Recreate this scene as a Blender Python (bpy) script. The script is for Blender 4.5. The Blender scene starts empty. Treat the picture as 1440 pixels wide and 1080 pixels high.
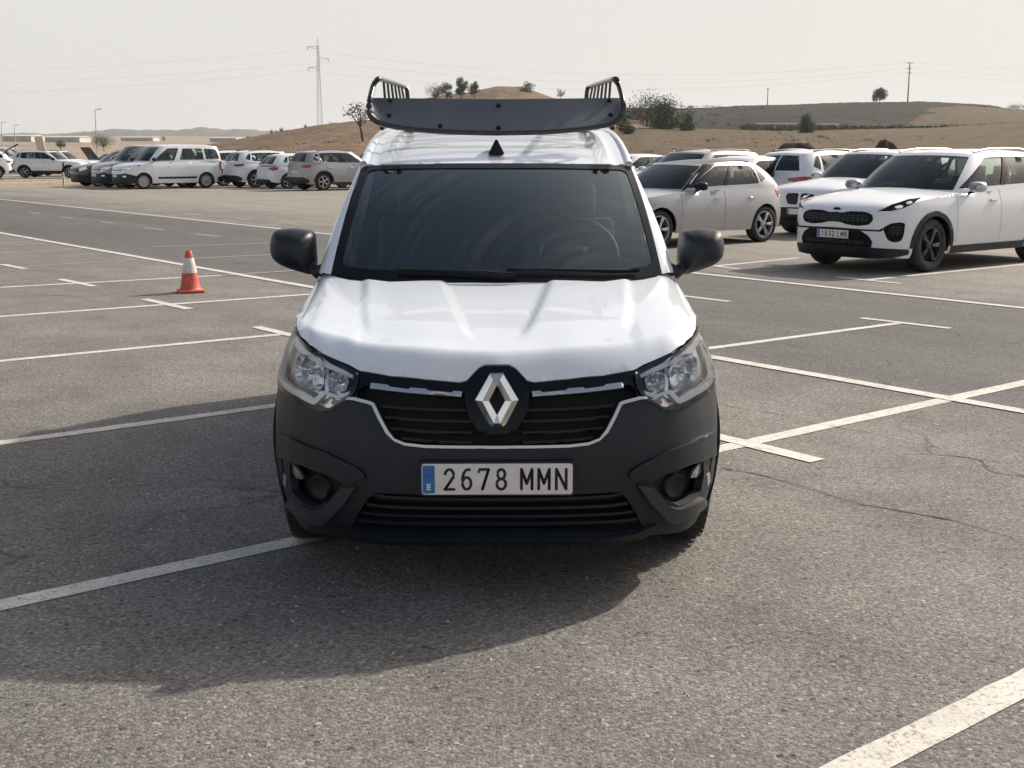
import bpy, bmesh, math, random
import numpy as np
from mathutils import Vector, Matrix
from mathutils.geometry import delaunay_2d_cdt
random.seed(7); rng = np.random.default_rng(7)
R = math.radians
S = bpy.context.scene
COL = S.collection

# ------------------------------------------------------------------ camera, world, sun, exposure
FPX, PITCH, CAMH = 1740.0, R(10.67), 1.575
cam_d = bpy.data.cameras.new('camera'); cam = bpy.data.objects.new('camera', cam_d); COL.objects.link(cam)
cam_d.sensor_fit = 'HORIZONTAL'; cam_d.sensor_width = 36; cam_d.lens = FPX/1440*36
cam.location = (0, 0, CAMH); cam.rotation_euler = (R(90)-PITCH, 0, 0)
cam_d.clip_start = .05; cam_d.clip_end = 20000
cam_d.dof.use_dof = False
S.camera = cam
SUNV = Vector((1.2, .9, 1.0)).normalized()
ELEV = math.asin(SUNV.z); AZ = math.atan2(SUNV.x, SUNV.y)      # azimuth clockwise from +Y
w = bpy.data.worlds.new('World'); S.world = w; w.use_nodes = True
nt = w.node_tree; nt.nodes.clear()
sky = nt.nodes.new('ShaderNodeTexSky'); sky.sky_type = 'NISHITA'; sky.sun_disc = False
sky.sun_elevation = ELEV; sky.sun_rotation = AZ; sky.dust_density = 6; sky.air_density = 1.0; sky.ozone_density = 1.0
hsv = nt.nodes.new('ShaderNodeHueSaturation'); hsv.inputs['Saturation'].default_value = 1.0
veil = nt.nodes.new('ShaderNodeMixRGB'); veil.inputs[0].default_value = .62; veil.inputs[2].default_value = (5.25, 5.13, 4.88, 1)
bg = nt.nodes.new('ShaderNodeBackground'); bg.inputs[1].default_value = .13
wo = nt.nodes.new('ShaderNodeOutputWorld')
# dust haze: thick towards the horizon, thinner overhead
tc = nt.nodes.new('ShaderNodeTexCoord'); sx = nt.nodes.new('ShaderNodeSeparateXYZ'); nt.links.new(tc.outputs['Generated'], sx.inputs[0])
mr = nt.nodes.new('ShaderNodeMapRange'); mr.inputs[1].default_value = .12; mr.inputs[2].default_value = .55; mr.inputs[3].default_value = .95; mr.inputs[4].default_value = .05
nt.links.new(sx.outputs[2], mr.inputs[0]); nt.links.new(mr.outputs[0], veil.inputs[0])
nt.links.new(sky.outputs[0], hsv.inputs['Color']); nt.links.new(hsv.outputs[0], veil.inputs[1])
nt.links.new(veil.outputs[0], bg.inputs[0]); nt.links.new(bg.outputs[0], wo.inputs[0])
sd = bpy.data.lights.new('sun', 'SUN'); sd.energy = 4.3; sd.angle = R(1.2); sd.color = (1, .93, .83)
sun = bpy.data.objects.new('sun', sd); COL.objects.link(sun); sun.rotation_euler = SUNV.to_track_quat('Z', 'Y').to_euler()
S.view_settings.view_transform = 'Standard'; S.view_settings.look = 'None'
S.view_settings.exposure = 0.24; S.view_settings.gamma = 1
S.render.engine = 'CYCLES'; S.cycles.max_bounces = 8; S.cycles.transparent_max_bounces = 12

def ray(px, py):
    u, v = (px-720)/FPX, -(py-540)/FPX
    return Vector((u, math.cos(PITCH)+v*math.sin(PITCH), -math.sin(PITCH)+v*math.cos(PITCH)))
def G(px, py, z=0.0):                                     # ground point seen at a pixel
    d = ray(px, py); t = (z-CAMH)/d.z
    return Vector((d.x*t, d.y*t, z))
def AT(px, py, Y):                                        # point seen at a pixel at forward distance Y
    d = ray(px, py); t = Y/d.y
    return Vector((d.x*t, Y, CAMH+d.z*t))

# ------------------------------------------------------------------ materials
def mat(name, col, rough=.5, metal=0, coat=0, spec=.5, trans=0, ior=1.45, alpha=1, nodes=None):
    m = bpy.data.materials.new(name); m.use_nodes = True
    b = m.node_tree.nodes['Principled BSDF']
    b.inputs['Base Color'].default_value = (*col, 1); b.inputs['Roughness'].default_value = rough
    b.inputs['Metallic'].default_value = metal; b.inputs['Coat Weight'].default_value = coat
    b.inputs['Coat Roughness'].default_value = .04
    b.inputs['Specular IOR Level'].default_value = spec; b.inputs['Transmission Weight'].default_value = trans
    b.inputs['IOR'].default_value = ior; b.inputs['Alpha'].default_value = alpha
    if nodes: nodes(m.node_tree, b)
    return m
def N(nt, t, **kw):
    n = nt.nodes.new(t)
    for k, v in kw.items():
        if k.startswith('i_'): n.inputs[k[2:]].default_value = v
        else: setattr(n, k, v)
    return n
def noise(nt, vec, scale, detail=4, rough=.55, dist=0):
    n = N(nt, 'ShaderNodeTexNoise'); n.inputs['Scale'].default_value = scale; n.inputs['Detail'].default_value = detail
    n.inputs['Roughness'].default_value = rough; n.inputs['Distortion'].default_value = dist
    nt.links.new(vec, n.inputs['Vector']); return n.outputs['Fac']
def rmp(nt, fac, stops, interp='LINEAR'):
    r = N(nt, 'ShaderNodeValToRGB'); r.color_ramp.interpolation = interp
    e = r.color_ramp.elements
    while len(e) < len(stops): e.new(.5)
    for el, (p, c) in zip(e, stops):
        el.position = p; el.color = (*c, 1) if len(c) == 3 else c
    nt.links.new(fac, r.inputs[0]); return r.outputs[0]
def mix(nt, fac, a, b, mode='MIX'):
    n = N(nt, 'ShaderNodeMixRGB', blend_type=mode)
    for i, v in ((0, fac), (1, a), (2, b)):
        if isinstance(v, (int, float)): n.inputs[i].default_value = v
        elif isinstance(v, tuple): n.inputs[i].default_value = (*v, 1)
        else: nt.links.new(v, n.inputs[i])
    return n.outputs[0]
def mth(nt, op, a, b=0.0, c=0.0, clamp=False):
    n = N(nt, 'ShaderNodeMath', operation=op); n.use_clamp = clamp
    for i, v in enumerate((a, b, c)):
        if isinstance(v, (int, float)): n.inputs[i].default_value = v
        else: nt.links.new(v, n.inputs[i])
    return n.outputs[0]
def bump(nt, b, h, strength=.3, dist=.01):
    n = N(nt, 'ShaderNodeBump'); n.inputs['Strength'].default_value = strength; n.inputs['Distance'].default_value = dist
    nt.links.new(h, n.inputs['Height']); nt.links.new(n.outputs[0], b.inputs['Normal'])
def objco(nt): return N(nt, 'ShaderNodeTexCoord').outputs['Object']
def geo(nt): return N(nt, 'ShaderNodeNewGeometry').outputs['Position']

def paint_nodes(col, dust=.10, dcol=(.33, .28, .22)):
    def f(nt, b):
        p = objco(nt); a = noise(nt, p, 1.3, 4, .55)
        d = mth(nt, 'MULTIPLY', rmp(nt, a, [(.35, (0, 0, 0)), (.75, (1, 1, 1))]), dust)
        sep = N(nt, 'ShaderNodeSeparateXYZ'); nt.links.new(p, sep.inputs[0])
        low = mth(nt, 'MULTIPLY', rmp(nt, sep.outputs[2], [(.15, (1, 1, 1)), (.55, (0, 0, 0))]), dust*1.6)
        d = mth(nt, 'ADD', d, low, clamp=True)
        nt.links.new(mix(nt, d, col, dcol), b.inputs['Base Color'])
        r = rmp(nt, a, [(.3, (.26,)*3), (.7, (.34,)*3)])
        nt.links.new(r, b.inputs['Roughness'])
    return f
M = {}
M['white'] = mat('white_paint', (.69, .735, .78), .3, coat=.8, nodes=paint_nodes((.69, .735, .78), .05))
M['white2'] = mat('white_paint_dusty', (.72, .74, .765), .3, coat=.6, nodes=paint_nodes((.72, .74, .765), .08))
M['silver'] = mat('silver_paint', (.30, .30, .31), .3, metal=.2, coat=.6, nodes=paint_nodes((.30, .30, .31), .12))
M['lsilver'] = mat('light_silver_paint', (.40, .41, .425), .3, metal=.2, coat=.6, nodes=paint_nodes((.40, .41, .425), .08))
M['grey'] = mat('grey_paint', (.19, .20, .21), .3, metal=.2, coat=.6, nodes=paint_nodes((.19, .20, .21), .15))
M['darkgrey'] = mat('dark_grey_paint', (.06, .065, .075), .3, metal=.2, coat=.6, nodes=paint_nodes((.06, .065, .075), .15))
M['redp'] = mat('red_paint', (.35, .03, .02), .3, coat=.6)
def plast(nt, b):
    p = objco(nt); a = noise(nt, p, 3.0, 5, .6); g = noise(nt, p, 900, 2)
    nt.links.new(rmp(nt, a, [(.3, (.005, .008, .013)), (.75, (.012, .016, .023))]), b.inputs['Base Color'])
    nt.links.new(rmp(nt, a, [(.3, (.42,)*3), (.7, (.60,)*3)]), b.inputs['Roughness'])
    bump(nt, b, g, .12, .0006)
M['plastic'] = mat('grained_black_plastic', (.022, .023, .025), .5, nodes=plast)
M['gloss'] = mat('gloss_black', (.005, .006, .008), .22, spec=.3)
M['slat'] = mat('grille_slat_plastic', (.008, .009, .012), .45, spec=.35)
M['lampdark'] = mat('lamp_inner_housing', (.55, .56, .60), .3, metal=.6)
M['black'] = mat('matt_black', (.006, .006, .007), .8)
M['rubber'] = mat('tyre_rubber', (.02, .02, .02), .75, nodes=lambda nt, b: (nt.links.new(rmp(nt, noise(nt, objco(nt), 9, 4), [(.3, (.012,)*3), (.8, (.05, .046, .04))]), b.inputs['Base Color'])))
M['chrome'] = mat('chrome', (.72, .73, .75), .12, metal=1)
M['satin'] = mat('satin_metal', (.50, .51, .53), .32, metal=.85)
M['alloy'] = mat('alloy_wheel', (.45, .46, .48), .3, metal=.8)
M['dalloy'] = mat('black_alloy', (.02, .02, .022), .3, coat=.4)
M['steelrim'] = mat('steel_rim', (.35, .35, .35), .5, metal=.3)
M['rack'] = mat('black_rack_tube', (.02, .021, .024), .28, coat=.4)
M['meshgrille'] = mat('grille_mesh', (.006, .006, .007), .7, spec=.2)
M['bracket'] = mat('satin_dark_plastic', (.030, .033, .039), .42)
M['deflector'] = mat('deflector_sheet', (.035, .037, .044), .42, coat=.1, nodes=lambda nt, b: (nt.links.new(rmp(nt, noise(nt, objco(nt), 3, 5), [(.3, (.092, .10, .115)), (.8, (.125, .132, .148))]), b.inputs['Base Color'])))
M['lampback'] = mat('lamp_housing', (.72, .73, .77), .22, metal=.75)
M['reflector'] = mat('lamp_reflector', (.93, .94, .96), .22, metal=1)
M['lampwhite'] = mat('light_guide', (.93, .94, .96), .3, coat=.4)
M['amber'] = mat('amber_lens', (.45, .17, .05), .2, coat=.5)
M['red'] = mat('red_lamp', (.30, .012, .015), .15, coat=.8)
M['sticker'] = mat('red_sticker', (.5, .05, .04), .5)
M['plate'] = mat('plate_white', (.70, .66, .63), .4, nodes=lambda nt, b: nt.links.new(rmp(nt, noise(nt, objco(nt), 25, 4), [(.3, (.66, .61, .585)), (.8, (.76, .73, .70))]), b.inputs['Base Color']))
M['pblue'] = mat('plate_blue', (.03, .16, .42), .35)
M['ink'] = mat('plate_ink', (.012, .012, .012), .5)
M['wtext'] = mat('plate_letter_white', (.75, .77, .8), .5)
def glassn(nt, b):                                         # real see-through pane: tinted transparency under a fresnel reflection
    nt.nodes.clear()
    o = N(nt, 'ShaderNodeOutputMaterial'); t = N(nt, 'ShaderNodeBsdfTransparent'); g = N(nt, 'ShaderNodeBsdfGlossy')
    t.inputs[0].default_value = (.68, .82, .82, 1); g.inputs['Roughness'].default_value = .02; g.inputs['Color'].default_value = (.80, .96, 1, 1)
    f = N(nt, 'ShaderNodeFresnel'); f.inputs[0].default_value = 1.75
    m1 = N(nt, 'ShaderNodeMixShader'); nt.links.new(f.outputs[0], m1.inputs[0]); nt.links.new(t.outputs[0], m1.inputs[1]); nt.links.new(g.outputs[0], m1.inputs[2])
    # thin film of dust left by the wipers, in arcs
    p = objco(nt); d = N(nt, 'ShaderNodeBsdfDiffuse'); d.inputs[0].default_value = (.5, .5, .47, 1)
    mp = N(nt, 'ShaderNodeMapping'); mp.inputs['Location'].default_value = (-.52, -1.0, -1.0)
    nt.links.new(p, mp.inputs[0])
    ln = N(nt, 'ShaderNodeVectorMath', operation='LENGTH'); nt.links.new(mp.outputs[0], ln.inputs[0])
    cx = N(nt, 'ShaderNodeCombineXYZ'); nt.links.new(mth(nt, 'MULTIPLY', ln.outputs['Value'], 16), cx.inputs[0])
    nt.links.new(mth(nt, 'MULTIPLY', noise(nt, p, 2.5, 3), 1.2), cx.inputs[1])
    st = noise(nt, cx.outputs[0], 1.2, 5, .7)
    bl = rmp(nt, noise(nt, p, 1.8, 3), [(.42, (0, 0, 0)), (.68, (1, 1, 1))])
    fac = mth(nt, 'ADD', mth(nt, 'MULTIPLY', mth(nt, 'MULTIPLY', rmp(nt, st, [(.45, (0, 0, 0)), (.75, (1, 1, 1))]), bl), .13), .006)
    m2 = N(nt, 'ShaderNodeMixShader'); nt.links.new(fac, m2.inputs[0]); nt.links.new(m1.outputs[0], m2.inputs[1]); nt.links.new(d.outputs[0], m2.inputs[2])
    nt.links.new(m2.outputs[0], o.inputs[0])
M['glass'] = mat('windscreen_glass', (1, 1, 1), nodes=glassn)
M['lens'] = mat('clear_lens', (1, 1, 1))
def lensn(nt, b):
    nt.nodes.clear()
    o = N(nt, 'ShaderNodeOutputMaterial'); t = N(nt, 'ShaderNodeBsdfTransparent'); g = N(nt, 'ShaderNodeBsdfGlossy'); g.inputs['Roughness'].default_value = .03
    t.inputs[0].default_value = (1, 1, 1, 1)
    f = N(nt, 'ShaderNodeFresnel'); f.inputs[0].default_value = 1.5
    m1 = N(nt, 'ShaderNodeMixShader'); nt.links.new(f.outputs[0], m1.inputs[0]); nt.links.new(t.outputs[0], m1.inputs[1]); nt.links.new(g.outputs[0], m1.inputs[2]); nt.links.new(m1.outputs[0], o.inputs[0])
lensn(M['lens'].node_tree, None)
M['cglass'] = mat('car_window', (.012, .018, .018), .05, spec=.9, coat=.5, nodes=lambda nt, b: nt.links.new(rmp(nt, noise(nt, objco(nt), 1.6, 4, .6, .8), [(.35, (.008, .012, .013)), (.55, (.03, .04, .04)), (.72, (.11, .13, .125))]), b.inputs['Base Color']))
def cgl(nt, b_):
    nt.nodes.clear()
    o = N(nt, 'ShaderNodeOutputMaterial'); t = N(nt, 'ShaderNodeBsdfTransparent'); g = N(nt, 'ShaderNodeBsdfGlossy'); g.inputs['Roughness'].default_value = .03
    t.inputs[0].default_value = (.60, .70, .67, 1)
    f = N(nt, 'ShaderNodeFresnel'); f.inputs[0].default_value = 1.6
    m1 = N(nt, 'ShaderNodeMixShader'); nt.links.new(f.outputs[0], m1.inputs[0]); nt.links.new(t.outputs[0], m1.inputs[1]); nt.links.new(g.outputs[0], m1.inputs[2]); nt.links.new(m1.outputs[0], o.inputs[0])
M['cglass'] = mat('car_window_glass', (1, 1, 1)); cgl(M['cglass'].node_tree, None)
M['cabin'] = mat('cabin_dark', (.03, .032, .035), .7)
M['dash'] = mat('dash_plastic', (.045, .047, .05), .6)
M['seat'] = mat('seat_cloth', (.09, .095, .10), .9)
M['bulk'] = mat('bulkhead_panel', (.17, .21, .225), .6)
M['cream'] = mat('cabin_trim', (.72, .76, .73), .7)

# ------------------------------------------------------------------ object helpers
def tag(o, label=None, cat=None, group=None, kind=None):
    if label: o['label'] = label
    if cat: o['category'] = cat
    if group: o['group'] = group
    if kind: o['kind'] = kind
    return o
def empty(name, loc=(0, 0, 0), rz=0, label=None, cat=None, group=None):
    o = bpy.data.objects.new(name, None); COL.objects.link(o); o.location = loc; o.rotation_euler = (0, 0, rz)
    o.empty_display_size = .2
    return tag(o, label, cat, group)
def mesh_obj(name, verts, faces, m=None, parent=None, smooth=True, mats=None, fm=None):
    me = bpy.data.meshes.new(name); me.from_pydata([tuple(v) for v in verts], [], faces)
    for mm in (mats or [m]): me.materials.append(mm)
    me.polygons.foreach_set('use_smooth', [smooth]*len(me.polygons))
    if fm: me.polygons.foreach_set('material_index', fm)
    me.validate(); me.update()
    o = bpy.data.objects.new(name, me); COL.objects.link(o)
    if parent is not None: o.parent = parent
    return o
class MB:
    def __init__(s): s.v = []; s.f = []
    def add(s, vs, fs):
        k = len(s.v); s.v += [tuple(v) for v in vs]; s.f += [tuple(i+k for i in f) for f in fs]
    def box(s, c, h, rz=0, rx=0, ch=0):
        c = Vector(c); m = Matrix.Rotation(rz, 3, 'Z') @ Matrix.Rotation(rx, 3, 'X')
        s.add([c+m @ Vector((x*h[0], y*h[1], z*h[2])) for x in (-1, 1) for y in (-1, 1) for z in (-1, 1)],
              [(0, 1, 3, 2), (4, 6, 7, 5), (0, 4, 5, 1), (2, 3, 7, 6), (0, 2, 6, 4), (1, 5, 7, 3)])
    def tube(s, pts, r, n=8, caps=True):
        pts = [Vector(p) for p in pts]; rr = r if isinstance(r, (list, tuple)) else [r]*len(pts)
        ring = []; up = Vector((0, 0, 1))
        for i, p in enumerate(pts):
            t = (pts[min(i+1, len(pts)-1)]-pts[max(i-1, 0)]).normalized()
            a = t.cross(up);
            if a.length < .05: a = t.cross(Vector((1, 0, 0)))
            a.normalize(); b = a.cross(t)
            ring.append([p+(a*math.cos(k*2*math.pi/n)+b*math.sin(k*2*math.pi/n))*rr[i] for k in range(n)])
        vs = [v for rg in ring for v in rg]; fs = []
        for i in range(len(pts)-1):
            for k in range(n): fs.append((i*n+k, i*n+(k+1) % n, (i+1)*n+(k+1) % n, (i+1)*n+k))
        if caps: fs += [tuple(range(n)), tuple(range((len(pts)-1)*n, len(pts)*n))]
        s.add(vs, fs)
    def lathe(s, prof, n=32, axis='x', c=(0, 0, 0)):      # prof: (axial, radius)
        vs = []; fs = []
        for a, r in prof:
            for k in range(n):
                t = k*2*math.pi/n; u, v = r*math.cos(t), r*math.sin(t)
                p = (a, u, v) if axis == 'x' else ((u, a, v) if axis == 'y' else (u, v, a))
                vs.append((p[0]+c[0], p[1]+c[1], p[2]+c[2]))
        for i in range(len(prof)-1):
            for k in range(n): fs.append((i*n+k, i*n+(k+1) % n, (i+1)*n+(k+1) % n, (i+1)*n+k))
        s.add(vs, fs)
    def build(s, name, m, parent=None, smooth=True): return mesh_obj(name, s.v, s.f, m, parent, smooth)
def autosmooth(o, ang=35):
    bm = bmesh.new(); bm.from_mesh(o.data); bmesh.ops.remove_doubles(bm, verts=bm.verts, dist=1e-5)
    bmesh.ops.recalc_face_normals(bm, faces=bm.faces)
    for e in bm.edges:
        if len(e.link_faces) == 2 and e.calc_face_angle(0) > R(ang): e.smooth = False
    bm.to_mesh(o.data); bm.free(); return o
def bevel(o, wd, seg=2, ang=30):
    bm = bmesh.new(); bm.from_mesh(o.data); bmesh.ops.remove_doubles(bm, verts=bm.verts, dist=1e-6)
    bmesh.ops.recalc_face_normals(bm, faces=bm.faces)
    es = [e for e in bm.edges if len(e.link_faces) == 2 and e.calc_face_angle(0) > R(ang)]
    bmesh.ops.bevel(bm, geom=es, offset=wd, segments=seg, profile=.6, affect='EDGES', clamp_overlap=True)
    bm.to_mesh(o.data); bm.free()
    o.data.polygons.foreach_set('use_smooth', [True]*len(o.data.polygons)); return autosmooth(o, 40)
def copy_tree(o, parent=None):
    kids = list(o.children); c = o.copy(); COL.objects.link(c); c.parent = parent
    for k in kids: copy_tree(k, c)
    return c

def inpoly(P, poly):
    x, y = P[:, 0], P[:, 1]; ins = np.zeros(len(P), bool); n = len(poly); j = n-1
    for i in range(n):
        xi, yi = poly[i]; xj, yj = poly[j]
        if yi != yj: ins ^= ((yi > y) != (yj > y)) & (x < (xj-xi)*(y-yi)/(yj-yi)+xi)
        j = i
    return ins
def dens(poly, res):
    out = []
    for i in range(len(poly)):
        a = np.array(poly[i], float); b = np.array(poly[(i+1) % len(poly)], float)
        k = max(1, int(math.ceil(np.linalg.norm((b-a)/res))))
        for q in range(k): out.append(tuple(a+(b-a)*q/k))
    return out
def rnd(poly, r, seg=4):                                   # round a polygon's corners
    out = []; n = len(poly)
    for i in range(n):
        p = np.array(poly[i], float); a = np.array(poly[i-1], float); b = np.array(poly[(i+1) % n], float)
        la, lb = np.linalg.norm(a-p), np.linalg.norm(b-p)
        if la < 1e-9 or lb < 1e-9: continue
        k = min(r, la*.45, lb*.45); s = p+(a-p)/la*k; e = p+(b-p)/lb*k
        for q in range(seg+1):
            t = q/seg; out.append(tuple((1-t)**2*s+2*t*(1-t)*p+t*t*e))
    return out
def sym(h): return list(h)+[(-x, y) for x, y in reversed(h) if abs(x) > 1e-6]
def panel(name, poly, fmap, m, parent, off=0.0, thick=.012, res=(.03, .03), holes=(), inner=None, smooth=True):
    """a sheet of real thickness cut to poly (2D) and laid on the surface fmap(a,b)->Vector, pushed out by off"""
    res = np.array(res, float)
    loops = [dens(poly, res)]+[dens(h, res) for h in holes]
    V = []; E = []
    for lp in loops:
        k = len(V); V += lp; E += [(k+i, k+(i+1) % len(lp)) for i in range(len(lp))]
    P = np.array(V); B = P.copy()
    lo, hi = P.min(0), P.max(0)
    gx = np.arange(lo[0]+res[0]*.5, hi[0], res[0]); gy = np.arange(lo[1]+res[1]*.5, hi[1], res[1])
    if len(gx) and len(gy):
        g = np.array([(x, y) for y in gy for x in gx])
        g = g[inpoly(g, loops[0])]
        for h in loops[1:]:
            if len(g): g = g[~inpoly(g, h)]
        if len(g):
            dm = np.array([np.min((((B-q)/res)**2).sum(1)) for q in g]); g = g[dm > .16]
            V = V+[tuple(q) for q in g]
    c = .5*(lo+hi); sc = 1/res
    ov, oe, of, *_ = delaunay_2d_cdt([Vector(((v[0]-c[0])*sc[0], (v[1]-c[1])*sc[1])) for v in V], E, [], 0, 1e-5)
    pv = np.array([(v.x/sc[0]+c[0], v.y/sc[1]+c[1]) for v in ov])
    cen = np.array([pv[list(f)].mean(0) for f in of]); keep = inpoly(cen, loops[0])
    for h in loops[1:]: keep &= ~inpoly(cen, h)
    F = [tuple(f) for f, k in zip(of, keep) if k]
    ex = (hi-lo)*1e-4+1e-5; pos = []; nor = []
    for a, b in pv:
        p = fmap(a, b); pa = fmap(a+ex[0], b)-fmap(a-ex[0], b); pb = fmap(a, b+ex[1])-fmap(a, b-ex[1])
        nn = pa.cross(pb)
        nn = nn.normalized() if nn.length > 1e-12 else Vector((0, 0, 1))
        pos.append(p); nor.append(nn)
    sgn = getattr(fmap, 'sgn', 1)
    top = [p+n*off*sgn for p, n in zip(pos, nor)]
    cnt = {}
    for f in F:
        for i in range(len(f)):
            e = (f[i], f[(i+1) % len(f)]); cnt[tuple(sorted(e))] = cnt.get(tuple(sorted(e)), [])+[e]
    bd = [v[0] for v in cnt.values() if len(v) == 1]
    verts = list(top); fc = [f if sgn > 0 else f[::-1] for f in F]
    if thick:
        used = sorted({i for e in bd for i in e}); k = len(verts); idx = {}
        for j, i in enumerate(used): verts.append(top[i]); verts.append(top[i]-nor[i]*thick*sgn); idx[i] = k+2*j
        for a, b in bd:
            q = (idx[b], idx[a], idx[a]+1, idx[b]+1); fc.append(q if sgn > 0 else q[::-1])
    return mesh_obj(name, verts, fc, m, parent, smooth)
def interp(tab): 
    xs = [t[0] for t in tab]; ys = [t[1] for t in tab]
    return lambda x: float(np.interp(x, xs, ys))
def sinterp(tab):                                          # smooth (monotone-ish cubic) table
    xs = np.array([t[0] for t in tab], float); ys = np.array([t[1] for t in tab], float)
    d = np.diff(ys)/np.diff(xs); mm = np.zeros(len(xs)); mm[1:-1] = np.where(d[1:]*d[:-1] > 0, 2*d[1:]*d[:-1]/(d[1:]+d[:-1]+1e-12), 0); mm[0] = d[0]; mm[-1] = d[-1]
    def f(x):
        x = min(max(x, xs[0]), xs[-1]); i = min(int(np.searchsorted(xs, x, 'right')-1), len(xs)-2)
        h = xs[i+1]-xs[i]; t = (x-xs[i])/h
        return float((2*t**3-3*t*t+1)*ys[i]+(t**3-2*t*t+t)*h*mm[i]+(-2*t**3+3*t*t)*ys[i+1]+(t**3-t*t)*h*mm[i+1])
    return f
def text_mesh(name, txt, size, m, parent, matrix, sx=1.0, bold=0.0, align='CENTER', depth=.0012, space=1.0):
    cu = bpy.data.curves.new(name, 'FONT'); cu.body = txt; cu.size = size; cu.align_x = align; cu.align_y = 'CENTER'
    cu.extrude = depth; cu.offset = bold; cu.space_character = space; cu.resolution_u = 6
    t = bpy.data.objects.new(name, cu); COL.objects.link(t)
    dg = bpy.context.evaluated_depsgraph_get(); me = bpy.data.meshes.new_from_object(t.evaluated_get(dg))
    bpy.data.objects.remove(t); me.transform(Matrix.Diagonal((sx, 1, 1, 1))); me.transform(matrix)
    me.materials.clear(); me.materials.append(m)
    o = bpy.data.objects.new(name, me); COL.objects.link(o); o.parent = parent
    return o

# ------------------------------------------------------------------ ground, markings, terrain
AXA = R(52)                                                # direction of the stall lines, clockwise from +Y
ax = Vector((math.sin(AXA), math.cos(AXA), 0)); pr = Vector((-math.cos(AXA), math.sin(AXA), 0))   # along stall lines / along rows
def dot_node(nt, p, v):
    n = N(nt, 'ShaderNodeVectorMath', operation='DOT_PRODUCT'); nt.links.new(p, n.inputs[0]); n.inputs[1].default_value = tuple(v); return n.outputs['Value']
l1 = ax.dot(G(0, 327.7)*.5+G(1440, 579.3)*.5); l2 = ax.dot(G(0, 280)*.5+G(1440, 433.7)*.5)
def asphaltn(nt, b):
    p = geo(nt); big = noise(nt, p, .22, 5, .6, .5); mid = noise(nt, p, 1.6, 6, .65); fine = noise(nt, p, 55, 4, .7); finest = noise(nt, p, 170, 2, .6)
    col = rmp(nt, big, [(.30, (.146, .137, .124)), (.72, (.206, .193, .175))])
    col = mix(nt, .55, col, rmp(nt, mid, [(.3, (.35,)*3), (.7, (.68,)*3)]), 'OVERLAY')
    # the lane of newer, greyer asphalt between two long lines
    q = dot_node(nt, p, ax); wob = mth(nt, 'MULTIPLY', mth(nt, 'SUBTRACT', big, .5), .8)
    q = mth(nt, 'ADD', q, wob)
    la = mth(nt, 'MULTIPLY', mth(nt, 'MULTIPLY_ADD', q, 2.2, -2.2*l1+.5, clamp=True), mth(nt, 'MULTIPLY_ADD', q, -2.2, 2.2*l2+.5, clamp=True))
    col = mix(nt, mth(nt, 'MULTIPLY', la, .80), col, mix(nt, mid, (.088, .086, .084), (.118, .114, .110)))
    fl_ = mth(nt, 'MULTIPLY_ADD', q, .25, -.25*l2-.1, clamp=True); col = mix(nt, mth(nt, 'MULTIPLY', fl_, .75), col, (.285, .258, .222))
    # faint wheel tracks and joints along the rows
    r = dot_node(nt, p, pr)
    cx = N(nt, 'ShaderNodeCombineXYZ'); nt.links.new(mth(nt, 'MULTIPLY', q, 1.1), cx.inputs[0]); nt.links.new(mth(nt, 'MULTIPLY', r, .07), cx.inputs[1])
    tr = noise(nt, cx.outputs[0], 1.3, 4, .6)
    col = mix(nt, .45, col, rmp(nt, tr, [(.32, (.36,)*3), (.62, (.60,)*3)]), 'OVERLAY')
    # stones of the aggregate, dark gaps and pale chips
    vo = N(nt, 'ShaderNodeTexVoronoi', feature='F1'); vo.inputs['Scale'].default_value = 95; nt.links.new(p, vo.inputs['Vector'])
    sp = N(nt, 'ShaderNodeSeparateColor'); nt.links.new(vo.outputs['Color'], sp.inputs[0])
    col = mix(nt, .95, col, rmp(nt, sp.outputs[0], [(0, (.30,)*3), (.5, (.48,)*3), (.9, (.62,)*3), (1, (.82,)*3)]), 'OVERLAY')
    col = mix(nt, .8, col, rmp(nt, fine, [(.32, (.26,)*3), (.5, (.5,)*3), (.7, (.72,)*3)]), 'OVERLAY')
    vg = N(nt, 'ShaderNodeTexVoronoi', feature='F1'); vg.inputs['Scale'].default_value = 26; nt.links.new(p, vg.inputs['Vector'])
    sg = N(nt, 'ShaderNodeSeparateColor'); nt.links.new(vg.outputs['Color'], sg.inputs[0])
    chips = mth(nt, 'MULTIPLY', mth(nt, 'LESS_THAN', vg.outputs['Distance'], .20), mth(nt, 'GREATER_THAN', sg.outputs[1], .93))
    col = mix(nt, mth(nt, 'MULTIPLY', chips, .75), col, (.42, .39, .35))
    pits = mth(nt, 'MULTIPLY', mth(nt, 'LESS_THAN', vg.outputs['Distance'], .26), mth(nt, 'LESS_THAN', sg.outputs[1], .09))
    col = mix(nt, mth(nt, 'MULTIPLY', pits, .7), col, (.03, .028, .026))
    # cracks
    wp = N(nt, 'ShaderNodeVectorMath', operation='ADD'); ns = N(nt, 'ShaderNodeTexNoise'); ns.inputs['Scale'].default_value = 1.3; ns.inputs['Detail'].default_value = 6; nt.links.new(p, ns.inputs['Vector'])
    sc = N(nt, 'ShaderNodeVectorMath', operation='SCALE'); sc.inputs['Scale'].default_value = 1.1; nt.links.new(ns.outputs['Color'], sc.inputs[0]); nt.links.new(p, wp.inputs[0]); nt.links.new(sc.outputs[0], wp.inputs[1])
    vc = N(nt, 'ShaderNodeTexVoronoi', feature='DISTANCE_TO_EDGE'); vc.inputs['Scale'].default_value = .26; nt.links.new(wp.outputs[0], vc.inputs['Vector'])
    gate = rmp(nt, noise(nt, p, .5, 3), [(.50, (0, 0, 0)), (.60, (1, 1, 1))])
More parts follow.
